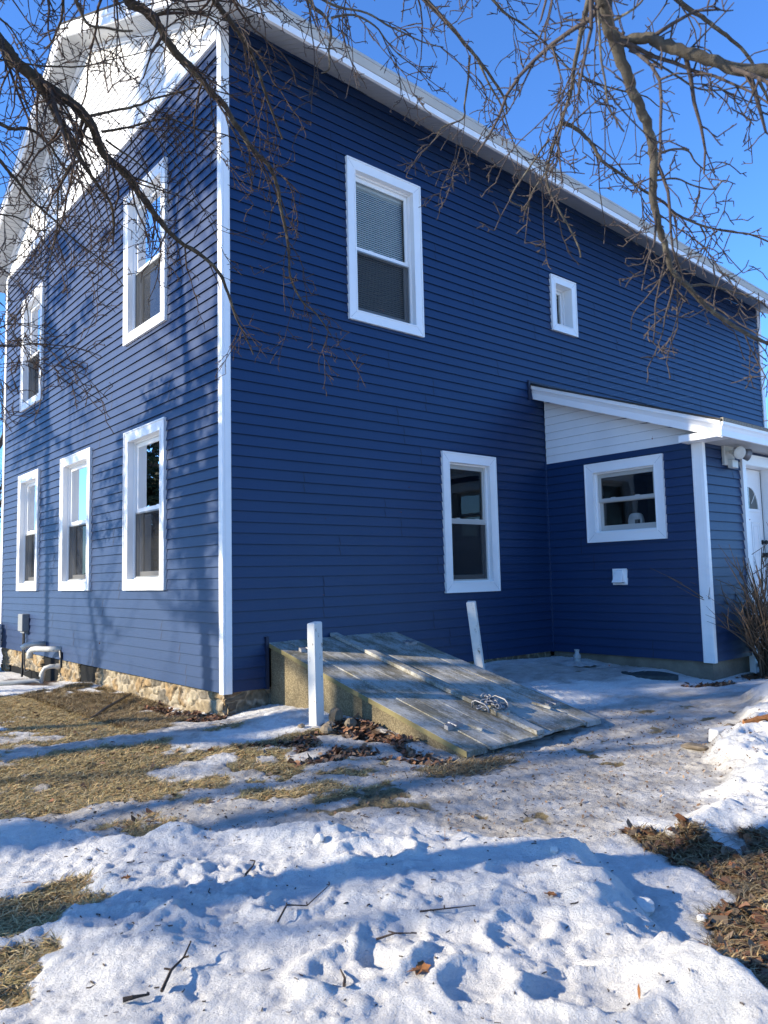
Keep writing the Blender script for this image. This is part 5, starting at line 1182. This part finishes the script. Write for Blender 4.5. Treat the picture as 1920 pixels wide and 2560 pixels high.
crab('crab_apple_tree', LIMBS_L, (-35, -29, 29), [(-45, -21.7, -3, 1.25), (-44.6, -22.3, 4, 1.05), (-43, -24, 12, .95), (-40, -26.5, 21, .85), (-35, -29, 29, .75)], 'bark_dark', 'twig_dark',
     'dark-barked crab apple tree whose fruiting boughs droop before the gable', 3, 99, 1.7, 1.0)
crab('crab_apple_tree', LIMBS_R, (-16, -60, 25), [(-13, -74, -3, 1.4), (-13.4, -72, 6, 1.2), (-14.6, -67, 15, 1.05), (-16, -60, 25, .9)], 'bark_grey', 'twig_grey',
     'grey lichened crab apple tree with a thick bough at the upper right', 8, 70, 1.5, .9)

# ---- taller bare trees left of and behind the house (their shadows fall across the gable and the snow)
def bare_tree(name, x, y, h, r0, label, seed, group='bare trees beyond the yard', spread=.55, lv=4, dens=1.0):
    R = np.random.default_rng(seed); root = thing(name, (x, y, -3), label, 'tree', group); K = Tubes(); T = Tubes()
    def grow(p, d, L, r, lvl):
        n = 5; pts = [p]; dd = unit(d)
        for k in range(n):
            dd = unit(dd+R.normal(0, .10 if lvl == lv else .17, 3)+np.array([0, 0, .05])); pts.append(pts[-1]+dd*L/n)
        (K if lvl >= lv-1 else T).add(pts, r*(1-.45*np.linspace(0, 1, n+1)), 10 if lvl == lv else (6 if lvl >= lv-1 else 3))
        if lvl == 0: return
        for k in range(int(R.integers(4, 7)*dens)):
            t_ = R.uniform(.35, 1.0) if lvl == lv else R.uniform(.15, 1.0); i = min(int(t_*n), n-1); b0 = pts[i]+(pts[i+1]-pts[i])*(t_*n-i)
            q = unit(dd*.6+unit(R.normal(0, 1, 3))*spread*1.3+np.array([0, 0, .15])); grow(b0, q, L*R.uniform(.45, .72), r*(1-.45*t_)*R.uniform(.45, .65), lvl-1)
        grow(pts[-1], dd, L*.62, r*.55, lvl-1)
    grow(np.array([x, y, -4.0]), np.array([0, 0, 1.]), h*.42, r0, lv)
    K.build('trunk', MAT['bark_far'], root); T.build('crown', MAT['bark_far'], root); return root
bare_tree('bare_tree', -100, 40.2, 118, 3.2, 'tall bare tree out to the left that throws the broad trunk shadow by the corner', 5, lv=4, dens=.6)
bare_tree('bare_tree', -118, 24, 95, 1.2, 'bare tree furthest out on the left with a slimmer trunk', 6, lv=3, dens=.5)
bare_tree('bare_tree', -78, 64, 88, 1.2, 'bare tree left of the gable with a low dense crown', 9, lv=4, spread=.75, dens=.65)
bare_tree('bare_tree', 12, 168, 110, 2.0, 'bare tree rising behind the far corner of the house at the left frame edge', 12, lv=5)
bare_tree('bare_tree', -16, 230, 90, 1.6, 'smaller bare tree far behind the house at the left frame edge', 14, lv=5)
bare_tree('bare_tree', -110, 9.5, 100, 2.3, 'bare tree on the left with the broadest trunk in line with the front snow', 27, lv=3, spread=.5, dens=.6)
def pine(name, x, y, layers, h, lean, label, seed, rad):
    R = np.random.default_rng(seed); root = thing(name, (x, y, -3), label, 'tree'); K = Tubes(); T = Tubes()
    ax_ = lambda z: np.array([x+lean[0]*(z/h)**1.3, y+lean[1]*(z/h)**1.3, z])
    zs = np.linspace(-4, h, 12); K.add([ax_(max(z, 0))*[1, 1, 0]+[0, 0, z] for z in zs], 1.15*(1-.85*np.linspace(0, 1, 12)), 12)
    zl = [R.uniform(a, b) for a, b, n_ in layers for _ in range(n_)]; z0 = layers[0][0]
    for i, z in enumerate(zl):
        L = rad*(1.15-.75*(z-z0)/(h-z0))*R.uniform(.55, 1.15); a = i*2.4+R.normal(0, .4); p = ax_(z); d = np.array([math.cos(a), math.sin(a), .10]); pts = [p]; n = 6
        for k in range(n): d = unit(d+R.normal(0, .12, 3)+[0, 0, -.05]); pts.append(pts[-1]+d*L/n)
        T.add(pts, .22*(1-.8*np.linspace(0, 1, n+1)), 5)
        for k in range(2, n+1):
            for q in range(R.integers(3, 6)):
                c = pts[k]+R.normal(0, 1, 3)*[.8, .8, .3]; e = c+unit(R.normal(0, 1, 3)*[1, 1, .4]+d*.8)*R.uniform(1.2, 3.0)+[0, 0, -.5]; T.add([pts[k], c, e], [.07, .06, .03], 3)
                for w_ in range(R.integers(9, 16)):
                    b0 = c+(e-c)*R.uniform(.1, 1.05); f0 = b0+unit((e-c)*.35+R.normal(0, 1, 3)+[0, 0, -.5])*R.uniform(.8, 1.6); T.add([b0, (b0+f0)/2, f0], [.04, .11, .02], 3)
    K.build('trunk', MAT['bark_far'], root); T.build('crown', simple('pine_needles', (.03, .045, .02), .8, .2, var=.4, scale=8), root); return root
pine('pine_tree', -50, 24, [(34, 50, 34), (64, 104, 42)], 104, (0, 15), 'nearer of the two pines on the left, level with the near end of the gable', 4, 20)
pine('pine_tree', -58, 76, [(40, 110, 62)], 112, (0, 4), 'further of the two pines on the left, level with the far end of the gable', 5, 22)

# evergreen across the yard, seen mirrored in the panes
ev = thing('spruce_tree', (-75, 190, -3), 'dark spruce across the yard to the left', 'tree'); K = Tubes(); T = Tubes(); R = np.random.default_rng(2)
K.add([(-75, 190, -4), (-75, 190, 40), (-75, 190, 92)], [1.8, 1.1, .15], 10)
for i in range(420):
    z = R.uniform(4, 92); rad = (94-z)*.27*R.uniform(.6, 1.1); a = R.uniform(0, 6.2832); c_, s_ = math.cos(a), math.sin(a); p = np.array([-75, 190, z])
    e = p+np.array([c_*rad, s_*rad, -rad*.22]); T.add([p, (p+e)/2+np.array([0, 0, .6]), e], [.22, .14, .05], 3)
    for k in range(int(rad*1.7)+4):
        t_ = R.uniform(.2, 1); q = p+(e-p)*t_; d = unit(np.array([c_, s_, 0])*.5+R.normal(0, 1, 3)*[1, 1, .3]+np.array([0, 0, -.4])); l = R.uniform(1.2, 3.0)
        T.add([q, q+d*l*.6, q+d*l], [.30, .34, .06], 3)
K.build('trunk', MAT['bark_far'], ev); T.build('crown', simple('spruce_needles', (.018, .032, .014), .8, .2, var=.4, scale=8), ev)
